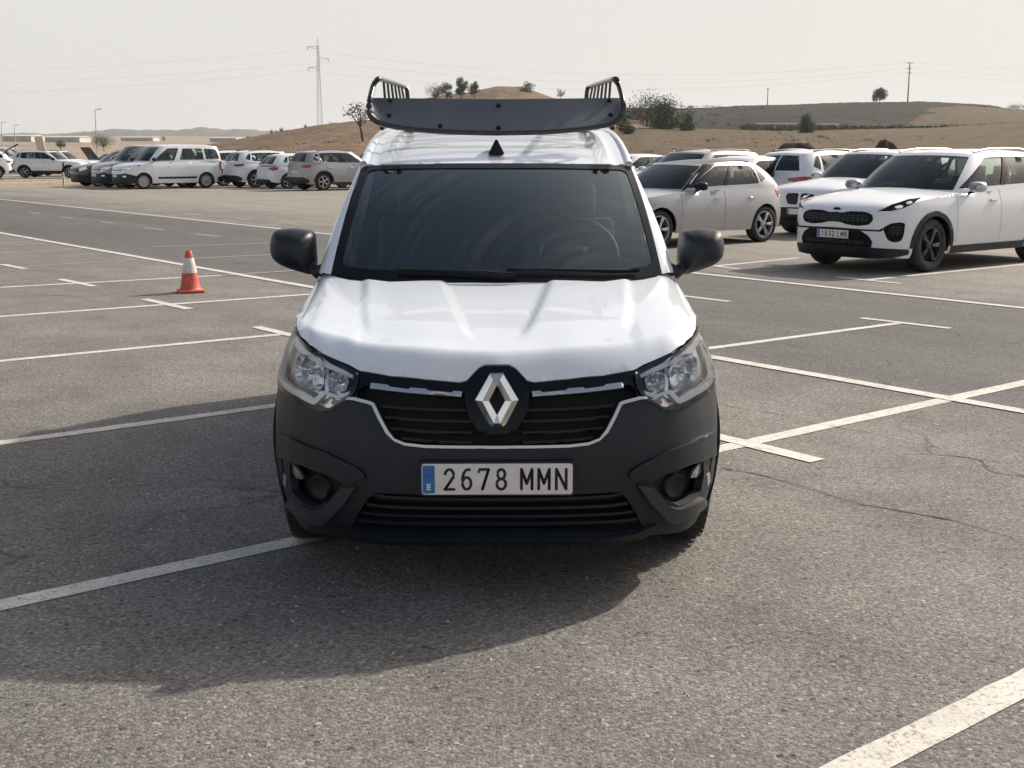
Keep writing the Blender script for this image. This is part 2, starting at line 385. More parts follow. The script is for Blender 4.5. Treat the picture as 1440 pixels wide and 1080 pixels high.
    cr = mth(nt, 'MULTIPLY', rmp(nt, vc.outputs['Distance'], [(.0, (1, 1, 1)), (.006, (0, 0, 0))]), gate)
    col = mix(nt, mth(nt, 'MULTIPLY', cr, .75), col, (.035, .03, .027))
    # oil and tyre stains
    stn = rmp(nt, noise(nt, p, 2.3, 3, .5, 1.5), [(.66, (0, 0, 0)), (.76, (1, 1, 1))])
    col = mix(nt, mth(nt, 'MULTIPLY', stn, .28), col, (.05, .046, .04))
    nt.links.new(col, b.inputs['Base Color'])
    h = mth(nt, 'ADD', mth(nt, 'MULTIPLY', fine, .9), mth(nt, 'MULTIPLY', vo.outputs['Distance'], -.6))
    h = mth(nt, 'SUBTRACT', h, mth(nt, 'MULTIPLY', cr, 1.5))
    bump(nt, b, h, .8, .006)
M['asphalt'] = mat('asphalt', (.18, .16, .14), .88, spec=.3, nodes=asphaltn)
def markn(nt, b):
    p = geo(nt); f = noise(nt, p, 60, 4, .7); m_ = noise(nt, p, 5, 4, .6); fl = noise(nt, p, 22, 5, .75)
    col = rmp(nt, m_, [(.3, (.50, .47, .42)), (.7, (.66, .63, .57))])
    wear = mth(nt, 'MULTIPLY', rmp(nt, mth(nt, 'ADD', mth(nt, 'MULTIPLY', f, .6), mth(nt, 'MULTIPLY', fl, .4)), [(.50, (0, 0, 0)), (.61, (1, 1, 1))]), .75)
    nt.links.new(mix(nt, wear, col, (.17, .15, .13)), b.inputs['Base Color']); bump(nt, b, f, .5, .004)
M['mark'] = mat('road_marking', (.6, .58, .52), .8, nodes=markn)
def wornn(nt, b):
    p = geo(nt); f = noise(nt, p, 9, 5, .75)
    nt.links.new(rmp(nt, f, [(.38, (.34, .32, .29)), (.66, (.20, .185, .165))]), b.inputs['Base Color'])
M['worn'] = mat('worn_marking', (.4, .38, .34), .85, nodes=wornn)
def dirtn(c1, c2, c3, s=.05):
    def f(nt, b):
        p = geo(nt); a = noise(nt, p, s, 6, .6, .6); c = noise(nt, p, s*9, 5, .7); d = noise(nt, p, s*60, 4, .7)
        col = mix(nt, rmp(nt, a, [(.38, (0, 0, 0)), (.62, (1, 1, 1))]), c1, c2)
        col = mix(nt, rmp(nt, c, [(.45, (0, 0, 0)), (.62, (1, 1, 1))]), col, c3)
        e_ = noise(nt, p, s*22, 5, .7, .4); col = mix(nt, mth(nt, 'MULTIPLY', rmp(nt, e_, [(.52, (0, 0, 0)), (.64, (1, 1, 1))]), .55), col, tuple(q*.5 for q in c2))
        col = mix(nt, .6, col, rmp(nt, d, [(.3, (.3,)*3), (.7, (.7,)*3)]), 'OVERLAY')
        nt.links.new(col, b.inputs['Base Color']); bump(nt, b, d, .6, .3)
    return f
M['dirt'] = mat('dry_dirt', (.3, .24, .17), .95, spec=.1, nodes=dirtn((.32, .265, .205), (.26, .21, .155), (.37, .32, .25), .03))
M['straw'] = mat('dry_grass_hill', (.3, .22, .13), .95, spec=.1, nodes=dirtn((.185, .122, .080), (.130, .092, .062), (.225, .170, .115), .03))
M['scrub'] = mat('scrub_plateau', (.15, .13, .08), .95, spec=.1, nodes=dirtn((.036, .037, .031), (.056, .050, .040), (.027, .030, .025), .02))
M['soil'] = mat('dark_soil', (.08, .05, .04), .95, spec=.1, nodes=dirtn((.095, .066, .052), (.12, .085, .066), (.075, .055, .044), .6))
M['fieldm'] = mat('dry_field', (.15, .11, .08), .95, spec=.1, nodes=dirtn((.125, .088, .060), (.095, .074, .050), (.165, .130, .085), .04))
M['farhill'] = mat('far_hill', (.12, .13, .13), .95, spec=.05, nodes=dirtn((.13, .13, .12), (.16, .14, .12), (.10, .11, .11), .002))

def hz(o): return tag(o, kind='structure')
# asphalt lot (fine sheet) and dry ground to the horizon
hz(mesh_obj('parking_lot', [(-70, -6, 0), (60, -6, 0), (60, 40, 0), (30, 60, 0), (-4, 70, 0), (-24, 53, 0), (-70, 53, 0)], [(0, 1, 2, 3, 4, 5, 6)], M["asphalt"], smooth=False))
hz(mesh_obj('ground', [(-9000, -60, -.03), (9000, -60, -.03), (9000, 9000, -.03), (-9000, 9000, -.03)], [(0, 1, 2, 3)], M['dirt'], smooth=False))

def strip(p, q, wd=.11, m='mark', z=.003):
    a, b_ = Vector(p), Vector(q); d = (b_-a).normalized(); n = Vector((-d.y, d.x, 0))*wd/2
    L = (b_-a).length; k = max(1, int(L/.12)) if L < 12 else int(L/.5); vs = []; fs = []
    for i in range(k+1):
        c = a+(b_-a)*i/k; e = rng.normal(0, .0022, 2)
        vs += [(c+n*(1+e[0]/wd*2)+Vector((0, 0, z))), (c-n*(1+e[1]/wd*2)+Vector((0, 0, z)))]
    for i in range(k): fs.append((2*i, 2*i+1, 2*i+3, 2*i+2))
    hz(mesh_obj('parking_line', vs, fs, M[m], smooth=False))
def pl(a, b, **k): strip(G(*a), G(*b), **k)
def ext(a, b, t0, t1):
    A, B = G(*a), G(*b); d = (B-A).normalized(); return A+d*t0, B+d*t1
p, q = ext((0, 851.7), (1440, 538.5), -4, 9); strip(p, q, .115)
p, q = ext((1203.9, 1080), (1440, 961.9), -4, 4); strip(p, q, .115)
p, q = ext((0, 623.3), (387.5, 570.6), -5, 0.8); strip(p, q, .105)
p, q = ext((0, 508), (405, 469.5), -6, 0); strip(p, q, .10)
p, q = ext((0, 445.3), (434, 414.1), -6, 2.4); strip(p, q, .10)
pl((0, 404.4), (312, 387.4), wd=.10); pl((313, 387.3), (428, 380), wd=.10, m='worn', z=.005)
p, q = ext((0, 327.7), (1440, 579.3), -30, 6); strip(p, q, .12, z=.006)
p, q = ext((0, 280.2), (1440, 433.7), -30, 8); strip(p, q, .12, z=.006)
pl((966, 615-11), (1149.7, 649), wd=.115, z=.005)
pl((1210.7, 447.6), (1335.7, 462.2), wd=.09, z=.005)
pl((900, 503.0), (1268, 454), wd=.09)
p, q = ext((1221, 393.8), (1440, 371.9), 0, 4); strip(p, q, .10)
pl((1009, 374), (1124, 362.6), wd=.10)
pl((1176, 390), (1266, 399), wd=.09, z=.005); pl((985, 371.5), (1040, 379), wd=.09, z=.005)
pl((930, 412.5), (1025, 424), wd=.09)
pl((3, 372), (36, 378.5), wd=.10, z=.005); pl((85, 393), (133, 403), wd=.10, z=.005); pl((203, 421), (266, 435), wd=.105, z=.005); pl((360, 460), (414, 473), wd=.105, z=.005)
for a, b in (((30, 375), (214, 363.5)), ((0, 356), (116, 350)), ((214, 347), (382, 342)), ((257, 364), (384, 358)), ((0, 342), (60, 338))):
    pl(a, b, wd=.09, m='worn')
for a, b in (((203, 320), (231, 323.3)), ((274, 329), (309, 333)), ((142, 312), (160, 314)), ((87, 305), (104, 307)), ((42, 299), (57, 301)), ((205, 295), (226, 297)),
             ((262, 300), (283, 302.5)), ((330, 307), (354, 309.5)), ((403, 314), (427, 317)), ((156, 290), (174, 292))):
    pl(a, b, wd=.10, m='worn')
for a, b in (((300, 291), (420, 284)), ((120, 281), (230, 276)), ((380, 302), (455, 297)), ((330, 284), (400, 281))): pl(a, b, wd=.09, m='worn')
# long cracks winding across the near asphalt
M['crackd'] = mat('crack_dirt', (.045, .04, .035), .95)
def crack(pts, wd):
    P = [G(*q) for q in pts]; vs = []; fs = []; out = []
    for a, b in zip(P, P[1:]):
        k = max(2, int((b-a).length/.05))
        for i in range(k): out.append(a+(b-a)*i/k)
    n = len(out); off = np.cumsum(rng.normal(0, .006, n)); off -= np.linspace(off[0], off[-1], n)
    for i, c in enumerate(out):
        w_ = wd*(.4+abs(rng.normal(0, .5))); c = c+Vector((0, off[i]*1.3, .003))
        vs += [c+Vector((0, w_, 0)), c-Vector((0, w_, 0))]
    for i in range(n-1): fs.append((2*i, 2*i+1, 2*i+3, 2*i+2))
    hz(mesh_obj('asphalt_crack', vs, fs, M['crackd'], smooth=False))
crack([(1012, 658), (1060, 668), (1110, 682), (1165, 698), (1215, 712), (1270, 722), (1340, 733), (1440, 762)], .0060)
crack([(1012, 570), (1090, 582), (1150, 598), (1235, 612), (1340, 640), (1440, 655)], .0040)

vs = []; fs = []
for _ in range(700):
    px = rng.uniform(-40, 1480); y = rng.uniform(600, 1110) if rng.random() < .8 else 640+rng.normal(0, 25); c = G(px, float(y)) if rng.random() < .9 else G(1265+float(rng.normal(0, 30)), 675+float(rng.normal(0, 8))); s_ = float(abs(rng.normal(0, .0022)))+.0016; k = len(vs); a = rng.uniform(0, 6.28)
    vs += [c+Vector((s_*1.3*math.cos(a+j*1.571), s_*1.3*math.sin(a+j*1.571), 0)) for j in range(4)]+[c+Vector((0, 0, s_*1.1))]; fs += [(k+j, k+(j+1) % 4, k+4) for j in range(4)]
M['grit'] = mat('loose_grit', (.42, .39, .34), .9)
tag(mesh_obj('loose_grit', vs, fs, M['grit'], None, False), 'small pale stones scattered over the asphalt in front', 'gravel', kind='stuff')
def terrain(name, cols, m, rows=26, jit=.0, seed=0):
    """cols: list of (px, [(dist, py), ...]) - a sheet through those sight lines, real heights at real distances"""
    rs = np.random.default_rng(seed); n = len(cols[0][1]); pxs = np.array([c[0] for c in cols], float)
    fine = np.arange(pxs[0], pxs[-1]+1, 5.0); vs = []; fs = []
    ds = [np.interp(fine, pxs, [c[1][k][0] for c in cols]) for k in range(n)]; ys = [np.interp(fine, pxs, [c[1][k][1] for c in cols]) for k in range(n)]
    nn = [np.cumsum(rs.normal(0, 1, len(fine))) for _ in range(4)]
    for i, px in enumerate(fine):
        kd = np.array([d[i] for d in ds]); kz = np.array([AT(px, ys[k][i], kd[k]).z for k in range(n)])
        for r in range(rows):
            t = r/(rows-1)*(n-1); D_ = np.interp(t, range(n), kd); z = np.interp(t, range(n), kz)
            x = AT(px, 300, D_).x
            if r == 0: z = min(z, 0)-3.0
            z += jit*D_/300*(math.sin(x*.11+r*1.3+seed)+math.sin(x*.043+r*.7)*1.5+rs.normal(0, .35))*(.3 if r in (0,) else 1)
            vs.append((x, D_, z))
    for i in range(len(fine)-1):
        for r in range(rows-1):
            a = i*rows+r; fs.append((a, a+rows, a+rows+1, a+1))
    return hz(mesh_obj(name, vs, fs, m))
# field right behind the lot on the right, rising to a scrub plateau
terrain('field', [(300, [(75, 250), (110, 236), (190, 214), (300, 212), (360, 225)]), (560, [(75, 250), (110, 234), (190, 205), (260, 198), (360, 225)]),
    (800, [(70, 252), (110, 230), (190, 205), (290, 188), (360, 200)]), (900, [(66, 252), (110, 226), (190, 200), (290, 178), (360, 185)]), (1100, [(60, 254), (110, 224), (200, 200), (300, 184), (360, 186)]), (1300, [(50, 260), (110, 222), (200, 198), (300, 180), (360, 182)]),
    (1440, [(50, 260), (110, 222), (200, 192), (300, 172), (360, 176)]), (1800, [(50, 260), (110, 222), (200, 192), (300, 172), (360, 176)])], M['fieldm'], 40, .06, 1)
terrain('plateau', [(800, [(360, 196), (430, 170), (520, 158), (640, 150), (900, 175)]), (960, [(360, 190), (430, 165), (520, 155), (640, 152), (900, 175)]), (1080, [(360, 190), (430, 162), (520, 151), (640, 148), (900, 170)]),
    (1200, [(360, 190), (430, 162), (520, 148), (640, 145), (900, 170)]), (1290, [(360, 190), (430, 162), (520, 147), (640, 143.5), (900, 170)]), (1380, [(360, 190), (430, 166), (520, 152), (640, 147), (900, 170)]),
    (1440, [(360, 190), (430, 172), (520, 162), (640, 159), (900, 172)]), (1800, [(360, 190), (430, 176), (520, 166), (640, 164), (900, 172)])], M['scrub'], 40, .12, 2)
terrain('hill_slope', [(1230, [(330, 190), (390, 182), (450, 172), (520, 164), (700, 170)]), (1290, [(330, 184), (390, 172), (450, 158), (520, 150), (700, 160)]), (1340, [(330, 180), (390, 168), (450, 156), (520, 148), (700, 160)]), (1400, [(330, 176), (390, 166), (450, 158), (520, 152), (700, 160)]),
    (1440, [(330, 174), (390, 167), (450, 162), (520, 157), (700, 165)]), (1800, [(330, 174), (390, 168), (450, 163), (520, 160), (700, 170)])], M['fieldm'], 30, .05, 9)
terrain('hill', [(200, [(120, 236), (160, 222), (200, 214), (240, 212), (330, 232)]), (280, [(120, 234), (160, 218), (200, 208), (240, 206), (330, 225)]), (340, [(115, 232), (160, 212), (200, 202), (240, 195), (330, 215)]), (400, [(110, 230), (160, 205), (200, 190), (240, 184), (330, 205)]),
    (450, [(110, 230), (160, 200), (200, 183), (240, 175.5), (330, 200)]), (500, [(110, 230), (160, 198), (200, 178), (240, 170), (330, 190)]), (560, [(110, 230), (160, 196), (200, 176), (240, 166), (330, 180)]),
    (700, [(110, 230), (160, 196), (200, 182), (240, 172), (330, 180)]), (800, [(110, 232), (160, 204), (200, 196), (240, 190), (330, 200)])], M['straw'], 40, .05, 3)
terrain('mound', [(540, [(300, 190), (380, 160), (420, 150), (470, 146), (560, 170)]), (600, [(300, 190), (380, 150), (420, 142), (470, 138), (560, 160)]), (660, [(300, 190), (380, 145), (420, 133), (470, 130), (560, 160)]), (700, [(300, 190), (380, 140), (420, 126), (470, 121.5), (560, 160)]),
    (735, [(300, 190), (380, 140), (420, 126), (470, 122), (560, 160)]), (775, [(300, 190), (380, 145), (420, 140), (470, 137), (560, 160)]), (840, [(300, 190), (380, 160), (420, 155), (470, 152), (560, 170)]), (920, [(300, 190), (380, 185), (420, 180), (470, 178), (560, 180)])], M['straw'], 40, .05, 4)
terrain('plain', [(-500, [(150, 226), (400, 208), (900, 198), (1600, 192), (2500, 194)]), (0, [(150, 226), (400, 208), (900, 198), (1600, 191), (2500, 194)]), (150, [(150, 226), (400, 208), (900, 198), (1600, 191), (2500, 194)]), (600, [(150, 226), (400, 208), (900, 199), (1600, 193), (2500, 196)])], M['dirt'], 40, .03, 5)
terrain('distant_hills', [(-600, [(3000, 200), (4200, 186), (5200, 200)]), (0, [(3000, 200), (4200, 187), (5200, 200)]), (100, [(3000, 200), (4200, 188), (5200, 200)]), (140, [(3000, 200), (4200, 183), (5200, 200)]), (190, [(3000, 200), (4200, 181), (5200, 200)]),
    (230, [(3000, 200), (4200, 183), (5200, 200)]), (290, [(3000, 200), (4200, 179), (5200, 200)]), (350, [(3000, 200), (4200, 182), (5200, 200)]), (500, [(3000, 200), (4200, 187), (5200, 200)])], M['farhill'], 24, .10, 6)

# ------------------------------------------------------------------ the van (local frame: x to its left = image right, y back from the nose, z up)
VD = 4.12
_d = ray(699, 600); VA = math.atan2(_d.x, _d.y)
van = empty('van', (VD*math.sin(VA), VD*math.cos(VA), 0), -VA, 'white delivery van facing the camera, black front bumper and a black rack on its roof', 'van')
VI = (Matrix.Translation(van.location) @ Matrix.Rotation(-VA, 4, 'Z')).inverted()
_co = VI @ Vector((0, 0, CAMH))
def V(u, py, d):                                           # point of the plane y=d seen u px right of the van's centre line
    dr = VI.to_3x3() @ ray(699+u, py); t = (d-_co.y)/dr.y; return _co+dr*t
def PJ(p):                                                 # back to (u, py)
    q = VI.inverted() @ Vector(p)-Vector((0, 0, CAMH)); zc = q.y*math.cos(PITCH)-q.z*math.sin(PITCH); yy = q.y*math.sin(PITCH)+q.z*math.cos(PITCH)
    return 720+q.x/zc*FPX-699, 540-yy/zc*FPX
# plan outline of the lower body, smooth, by arc length
_pl = [(0, 0), (.2, .006), (.38, .028), (.52, .068), (.63, .125), (.715, .21), (.775, .315), (.822, .43), (.855, .56), (.867, .75), (.872, 1.0), (.872, 1.6), (.872, 2.4), (.872, 3.2), (.870, 3.8), (.862, 4.15), (.835, 4.30), (.77, 4.375), (.6, 4.39), (0, 4.39)]
def plan_curve(pts, n=700):
    P = np.array(pts, float); sx, sy = [], []
    Q = np.vstack([2*P[0]-P[1], P, 2*P[-1]-P[-2]])
    out = []
    for i in range(1, len(Q)-2):
        for t in np.linspace(0, 1, 24, endpoint=False):
            p0, p1, p2, p3 = Q[i-1], Q[i], Q[i+1], Q[i+2]
            # centripetal-ish catmull-rom with chord limits
            m1 = (p2-p0)/(np.linalg.norm(p2-p0)+1e-9)*np.linalg.norm(p2-p1); m2 = (p3-p1)/(np.linalg.norm(p3-p1)+1e-9)*np.linalg.norm(p2-p1)
            out.append((2*t**3-3*t*t+1)*p1+(t**3-2*t*t+t)*m1+(-2*t**3+3*t*t)*p2+(t**3-t*t)*m2)
    out.append(Q[-2]); out = np.array(out); s = np.concatenate([[0], np.cumsum(np.linalg.norm(np.diff(out, axis=0), axis=1))])
    return s, out[:, 0], out[:, 1]
class Belt:
    def __init__(b, pts, inset, front, rear):
        b.s, b.x, b.y = plan_curve(pts); b.inset, b.front, b.rear = inset, front, rear; b.S = b.s[-1]; b.ymid = pts[-1][1]/2
    def __call__(b, s, z):
        sg = 1 if s >= 0 else -1; a = min(abs(s), b.S)
        x = np.interp(a, b.s, b.x); y = np.interp(a, b.s, b.y); e = .02
        tx = np.interp(a+e, b.s, b.x)-np.interp(max(a-e, 0), b.s, b.x); ty = np.interp(a+e, b.s, b.y)-np.interp(max(a-e, 0), b.s, b.y)
        l = math.hypot(tx, ty)+1e-9; nx, ny = ty/l, -tx/l
        if a < 1e-6: nx, ny = 0, -1
        sh = b.front(z) if ny < 0 else b.rear(z)
        return Vector((sg*(x-nx*nx*b.inset(z)), y-ny*abs(ny)*sh, z))
    def s_at_y(b, y): return float(np.interp(y, b.y, b.s))
Belt.sgn = 1
v_in = sinterp([(.12, .10), (.25, .034), (.35, .012), (.48, 0), (.60, .004), (.74, .022), (.83, .048), (.91, .084), (.97, .087), (1.03, .088), (1.2, .09)])
v_fr = sinterp([(.12, .16), (.18, .10), (.26, .035), (.34, .006), (.45, 0), (.55, .006), (.65, .03), (.75, .065), (.82, .11), (.92, .19)])
v_re = sinterp([(.12, .06), (.25, .02), (.5, 0), (1.2, .02)])
VB = Belt(_pl, v_in, v_fr, v_re)
def P2S(u, py):                                            # photo position -> (s, z) on the belt surface
    sg = 1 if u >= 0 else -1; u = abs(u); z = .6
    for _ in range(14):
        ss = np.linspace(0, 1.45, 146); us = np.array([PJ(VB(s, z))[0] for s in ss]); k = int(np.argmax(us))
        s = float(np.interp(min(u, us[k]), us[:k+1], ss[:k+1])); yy = PJ(VB(s, z))[1]
        z2 = z+(yy-py)/430.0; z2 = min(max(z2, .1), 1.2)
        if abs(z2-z) < 2e-4: break
        z = z2
    return (sg*s, z)
def F(pts): return [P2S(*p) for p in pts]
def FS(pts): return sym(F(pts))
PR = (.028, .022)
white, pla = M['white'], M['plastic']
# --- black bumper, one wide moulding with openings for grille, intake and side pockets
bump_top = F([(0, 629), (100, 627), (140, 621), (156, 607), (167, 585), (175, 568), (199, 561.5), (212, 562), (226, 571), (240, 578), (262, 573), (281, 563.5)])
bump_out = bump_top+[(VB.s_at_y(y), z) for y, z in ((.60, .704), (.70, .704), (.717, .617), (.64, .568), (.579, .50), (.527, .39), (.50, .23), (.42, .185))]+[P2S(225, 752), P2S(150, 757), P2S(0, 757.5)]
intake = F([(0, 697), (150, 693), (172, 692), (182, 700), (196, 722), (206, 744), (150, 750), (0, 751)])
pocket = F([(290, 646), (262, 655), (228, 668), (216, 674), (222, 687), (236, 703), (256, 711), (272, 705), (287, 690), (291, 668)])
pocket_l = [(-a, b) for a, b in pocket]
hz_ = panel('bumper', sym(bump_out), VB, pla, van, 0, .03, PR, holes=[sym(intake), pocket, pocket_l])
# raised bar above the pocket and the bracket below it
for sg in (1, -1):
    fx = lambda pts: [(sg*a, b) for a, b in F(pts)]
    panel('bumper_corner_trim', rnd(fx([(303, 606), (284, 614), (240, 633), (200, 653), (187, 662), (184, 668), (190, 675), (216, 675), (240, 663), (270, 652), (296, 643), (304, 640)]), .012), VB, pla, van, .014, .03, (.02, .016))
    panel('bumper_bracket', rnd(fx([(195, 681), (216, 683), (226, 697), (240, 711), (252, 714), (285, 698), (289, 708), (262, 727), (246, 734), (236, 730), (214, 708)]), .006), VB, M['bracket'], van, .022, .04, (.02, .016))
    o = panel('fog_recess', fx([(293, 640), (214, 668), (218, 690), (236, 708), (256, 716), (275, 708), (292, 690)]), VB, M['slat'], van, -.05, .01, (.03, .03))
    panel('pocket_blade', rnd(fx([(286, 655), (291, 650), (291, 664), (284, 672), (276, 673), (280, 663)]), .004), VB, M['satin'], van, -.010, .01, (.02, .02))
    cc = F([(253, 688)])[0]; c3 = VB(cc[0]*sg, cc[1])
    mb = MB(); mb.lathe([(-.012, .001), (-.012, .036), (-.018, .044), (.02, .046)], 28, 'y'); f = mb.build('fog_lamp_blank', M['slat'], van); f.location = c3+Vector((-.01*sg, .05, 0)); f.rotation_euler = (0, 0, sg*R(32))
    # parking sensor-like bright clip on the outer edge
    panel('side_reflector_clip', rnd(fx([(294.5, 668), (299, 663), (299.5, 678), (295.5, 684)]), .003), VB, M['satin'], van, .002, .01, (.02, .02))
    panel('pocket_slit', fx([(301.5, 612), (306, 608), (306, 700), (301, 702), (299, 660)]), VB, M['black'], van, .0035, .004, (.02, .02))
# --- backing behind the openings
panel('intake_backing', sym(F([(0, 690), (185, 686), (222, 744), (222, 762), (150, 770), (0, 770)])), VB, M['black'], van, -.055, .01, (.06, .05))
for yy, uu in ((703, 176), (716, 186), (728, 194), (739, 200)):
    h = F([(0, yy+3), (uu*.6, yy+1.5), (uu*.9, yy-1.5), (uu, yy-4.5), (uu, yy-9), (uu*.9, yy-5.5), (uu*.6, yy-2.5), (0, yy-1)])
    panel('intake_slat', sym(h), VB, pla, van, -.012, .035, (.06, .02))
h = F([(0, 756.5), (150, 755), (195, 747), (222, 735), (226, 740), (205, 754), (150, 762), (0, 764)])
panel('bumper_lip', sym(h), VB, pla, van, .012, .03, (.04, .02))
# --- grille
gr_out = F([(0, 514), (16, 514), (25, 518), (41, 536), (52, 538), (100, 533), (150, 528.5), (190, 522), (203, 528), (211, 552), (202, 560), (176, 566), (167, 584), (156, 606), (140, 620), (100, 626), (0, 628)])
panel('grille', sym(gr_out), VB, M['black'], van, -.050, .02, (.04, .03))
panel('grille_upper_frame', sym(F([(0, 511), (17, 511), (27, 515), (43, 533), (52, 535), (100, 531), (150, 526), (195, 518), (205, 524), (214, 552), (208, 560), (199, 561), (196, 548), (188, 540), (177, 541), (110, 550), (52, 556), (40, 548), (30, 530), (0, 522)])), VB, M['gloss'], van, -.008, .03, (.03, .02))
def band(name, ctr, t, m, off, th, res=(.03, .012), prt=van, symm=True):
    up = [(u, y-t/2) for u, y in ctr]; dn = [(u, y+t/2) for u, y in reversed(ctr)]
    if symm: h = F(ctr and up); h2 = F(dn); poly = h+h2; poly = h+h2+[(-a, b) for a, b in reversed(h2) if abs(a) > 1e-6][0:]+[(-a, b) for a, b in reversed(h) if abs(a) > 1e-6]; 
    else: poly = F(up+dn)
    return panel(name, poly, VB, m, prt, off, th, res)
for yy, u1 in ((573, 166), (589, 160), (605, 152), (619, 136)):
    for sg in (1, -1):
        ctr = [(36, yy+3), (80, yy+2), (u1*.75, yy), (u1, yy-4)]
        up = [(a, b-2) for a, b in ctr]; dn = [(a, b+2.4) for a, b in reversed(ctr)]
        panel('grille_slat', [(sg*a, b) for a, b in F(up+dn)], VB, M['slat'], van, -.014, .026, (.05, .012))
for sg in (1, -1):                                         # bright strip with its three steps
    st = [(49, 550.5), (61, 549.8), (63, 552), (97, 549), (99, 546.6), (121, 545), (124, 547), (150, 543.5), (153, 540.8), (176, 537.8), (178, 545.5), (120, 552.5), (50, 558)]
    panel('grille_chrome_bar', [(sg*a, b) for a, b in F(st)], VB, M['satin'], van, .004, .012, (.03, .01))
u_line = [(0, 629), (100, 627.2), (128, 624), (143, 618), (153, 607), (163, 588), (172, 568.5), (178, 566), (199, 560.5), (208, 560)]
up = F([(u-1.6*(1 if i > 3 else 0), y-2.0) for i, (u, y) in enumerate(u_line)]); dn = F([(u+1.6*(1 if i > 3 else 0), y+1.8) for i, (u, y) in enumerate(u_line)])
poly = up+dn[::-1]; poly = up+dn[::-1]+[(-a, b) for a, b in dn if a > 1e-6]+[(-a, b) for a, b in up[::-1] if a > 1e-6]
panel('grille_chrome_line', poly, VB, M['satin'], van, .017, .020, (.02, .008))
# --- badge: diamond ring of four bevelled faces on a dark shield
panel('badge_shield', sym(F([(0, 516), (16, 516), (24, 520), (41, 543), (46, 560), (40, 585), (26, 606), (14, 611), (0, 611)])), VB, M['gloss'], van, .006, .04, (.02, .016))
bc = VB(*P2S(0, 561)); sc_ = (VB(*P2S(30, 561)).x-bc.x)/30
yb = bc.y-.034
zt = lambda py: bc.z-(py-561)*sc_*1.03
outer = [(-10, 524.5), (9, 524.5), (30, 560), (10, 598), (-9, 598), (-30.5, 560)]
mid = [(-5.5, 531), (4, 531), (20.5, 560.5), (4.5, 591), (-4.5, 591), (-20.5, 560.5)]
inner = [(-.6, 540), (.6, 540), (11.3, 561), (.6, 580), (-.6, 580), (-11.3, 561)]
vs = []
for ring, yy in ((outer, yb+.034), (outer, yb+.002), (mid, yb-.012), (inner, yb-.002), (inner, yb+.034)):
    vs += [(u*sc_, yy+(0), zt(p)) for u, p in ring]
fs = [(r*6+i, r*6+(i+1) % 6, (r+1)*6+(i+1) % 6, (r+1)*6+i) for r in range(4) for i in range(6)]
mesh_obj('badge_diamond', vs, fs, M['chrome'], van, smooth=False)
# --- number plate
pc = VB(*P2S(0, 671)); plate_e = bpy.data.objects
def rrect(w_, h_, r, n=5):
    return [(sx*(w_/2-r)+r*math.cos(a), sy*(h_/2-r)+r*math.sin(a)) for sx, sy, a0 in ((1, 1, 0), (-1, 1, 90), (-1, -1, 180), (1, -1, 270)) for a in [R(a0+90*k/n) for k in range(n+1)]]
def slab(name, poly, m, parent, y0, th, cx=0, cz=0, bev=0):
    n = len(poly); vs = [(x+cx, y0, z+cz) for x, z in poly]+[(x+cx, y0+th, z+cz) for x, z in poly]
    o = mesh_obj(name, vs, [tuple(range(n))[::-1], tuple(range(n, 2*n))]+[(i, (i+1) % n, n+(i+1) % n, n+i) for i in range(n)], m, parent, False)
    return bevel(o, bev) if bev else o
py_ = -.028
slab('plate_holder', rrect(.532, .122, .012), M['plastic'], van, py_+.007, .03, 0, pc.z-.001, .002)
plt_ = slab('number_plate', rrect(.516, .108, .010), M['plate'], van, py_, .006, 0, pc.z, .0012)
slab('plate_country_band', rrect(.042, .098, .006), M['pblue'], plt_, py_-.0015, .001, -.234, pc.z)
rotf = Matrix.Rotation(R(90), 4, 'X')
text_mesh('plate_country_letter', 'E', .030, M['wtext'], plt_, Matrix.Translation((-.234, py_-.003, pc.z-.027)) @ rotf, 1.0, .0008)
mb = MB()
for k in range(12):
    a = k*math.pi/6; mb.box((-.234+.012*math.cos(a), py_-.0025, pc.z+.022+.012*math.sin(a)), (.0015, .0006, .0015), 0)
mb.build('plate_stars', mat('plate_star_blue', (.02, .10, .30), .4), plt_, False)
def arcp(cx, cz, rx, rz, a0, a1, n=14): return [(cx+rx*math.cos(R(a0+(a1-a0)*k/n)), cz+rz*math.sin(R(a0+(a1-a0)*k/n))) for k in range(n+1)]
GLY = {'2': [arcp(.5, .73, .36, .27, 170, -30)+[(.12, 0)], [(.08, 0), (.9, 0)]], '6': [arcp(.5, .30, .36, .30, 0, 360, 24), arcp(.62, .42, .48, .58, 175, 75, 10)],
       '7': [[(.06, .88), (.06, 1), (.90, 1)], [(.90, 1), (.36, 0)]], '8': [arcp(.5, .26, .38, .26, 0, 360, 24), arcp(.5, .76, .31, .24, 0, 360, 22)],
       'M': [[(.05, 0), (.05, 1)], [(.05, 1), (.5, .28)], [(.5, .28), (.95, 1)], [(.95, 1), (.95, 0)]], 'N': [[(.08, 0), (.08, 1)], [(.08, 1), (.92, 0)], [(.92, 0), (.92, 1)]],
       '1': [[(.3, .8), (.55, 1), (.55, 0)]], '3': [arcp(.5, .26, .36, .26, -160, 90), arcp(.5, .76, .31, .24, -90, 160)], 'L': [[(.12, 1), (.12, 0), (.88, 0)]], 'R': [[(.1, 0), (.1, 1)], [(.1, 1), (.5, 1)]+arcp(.5, .75, .36, .25, 90, -90)+[(.1, .5)], [(.45, .5), (.92, 0)]]}
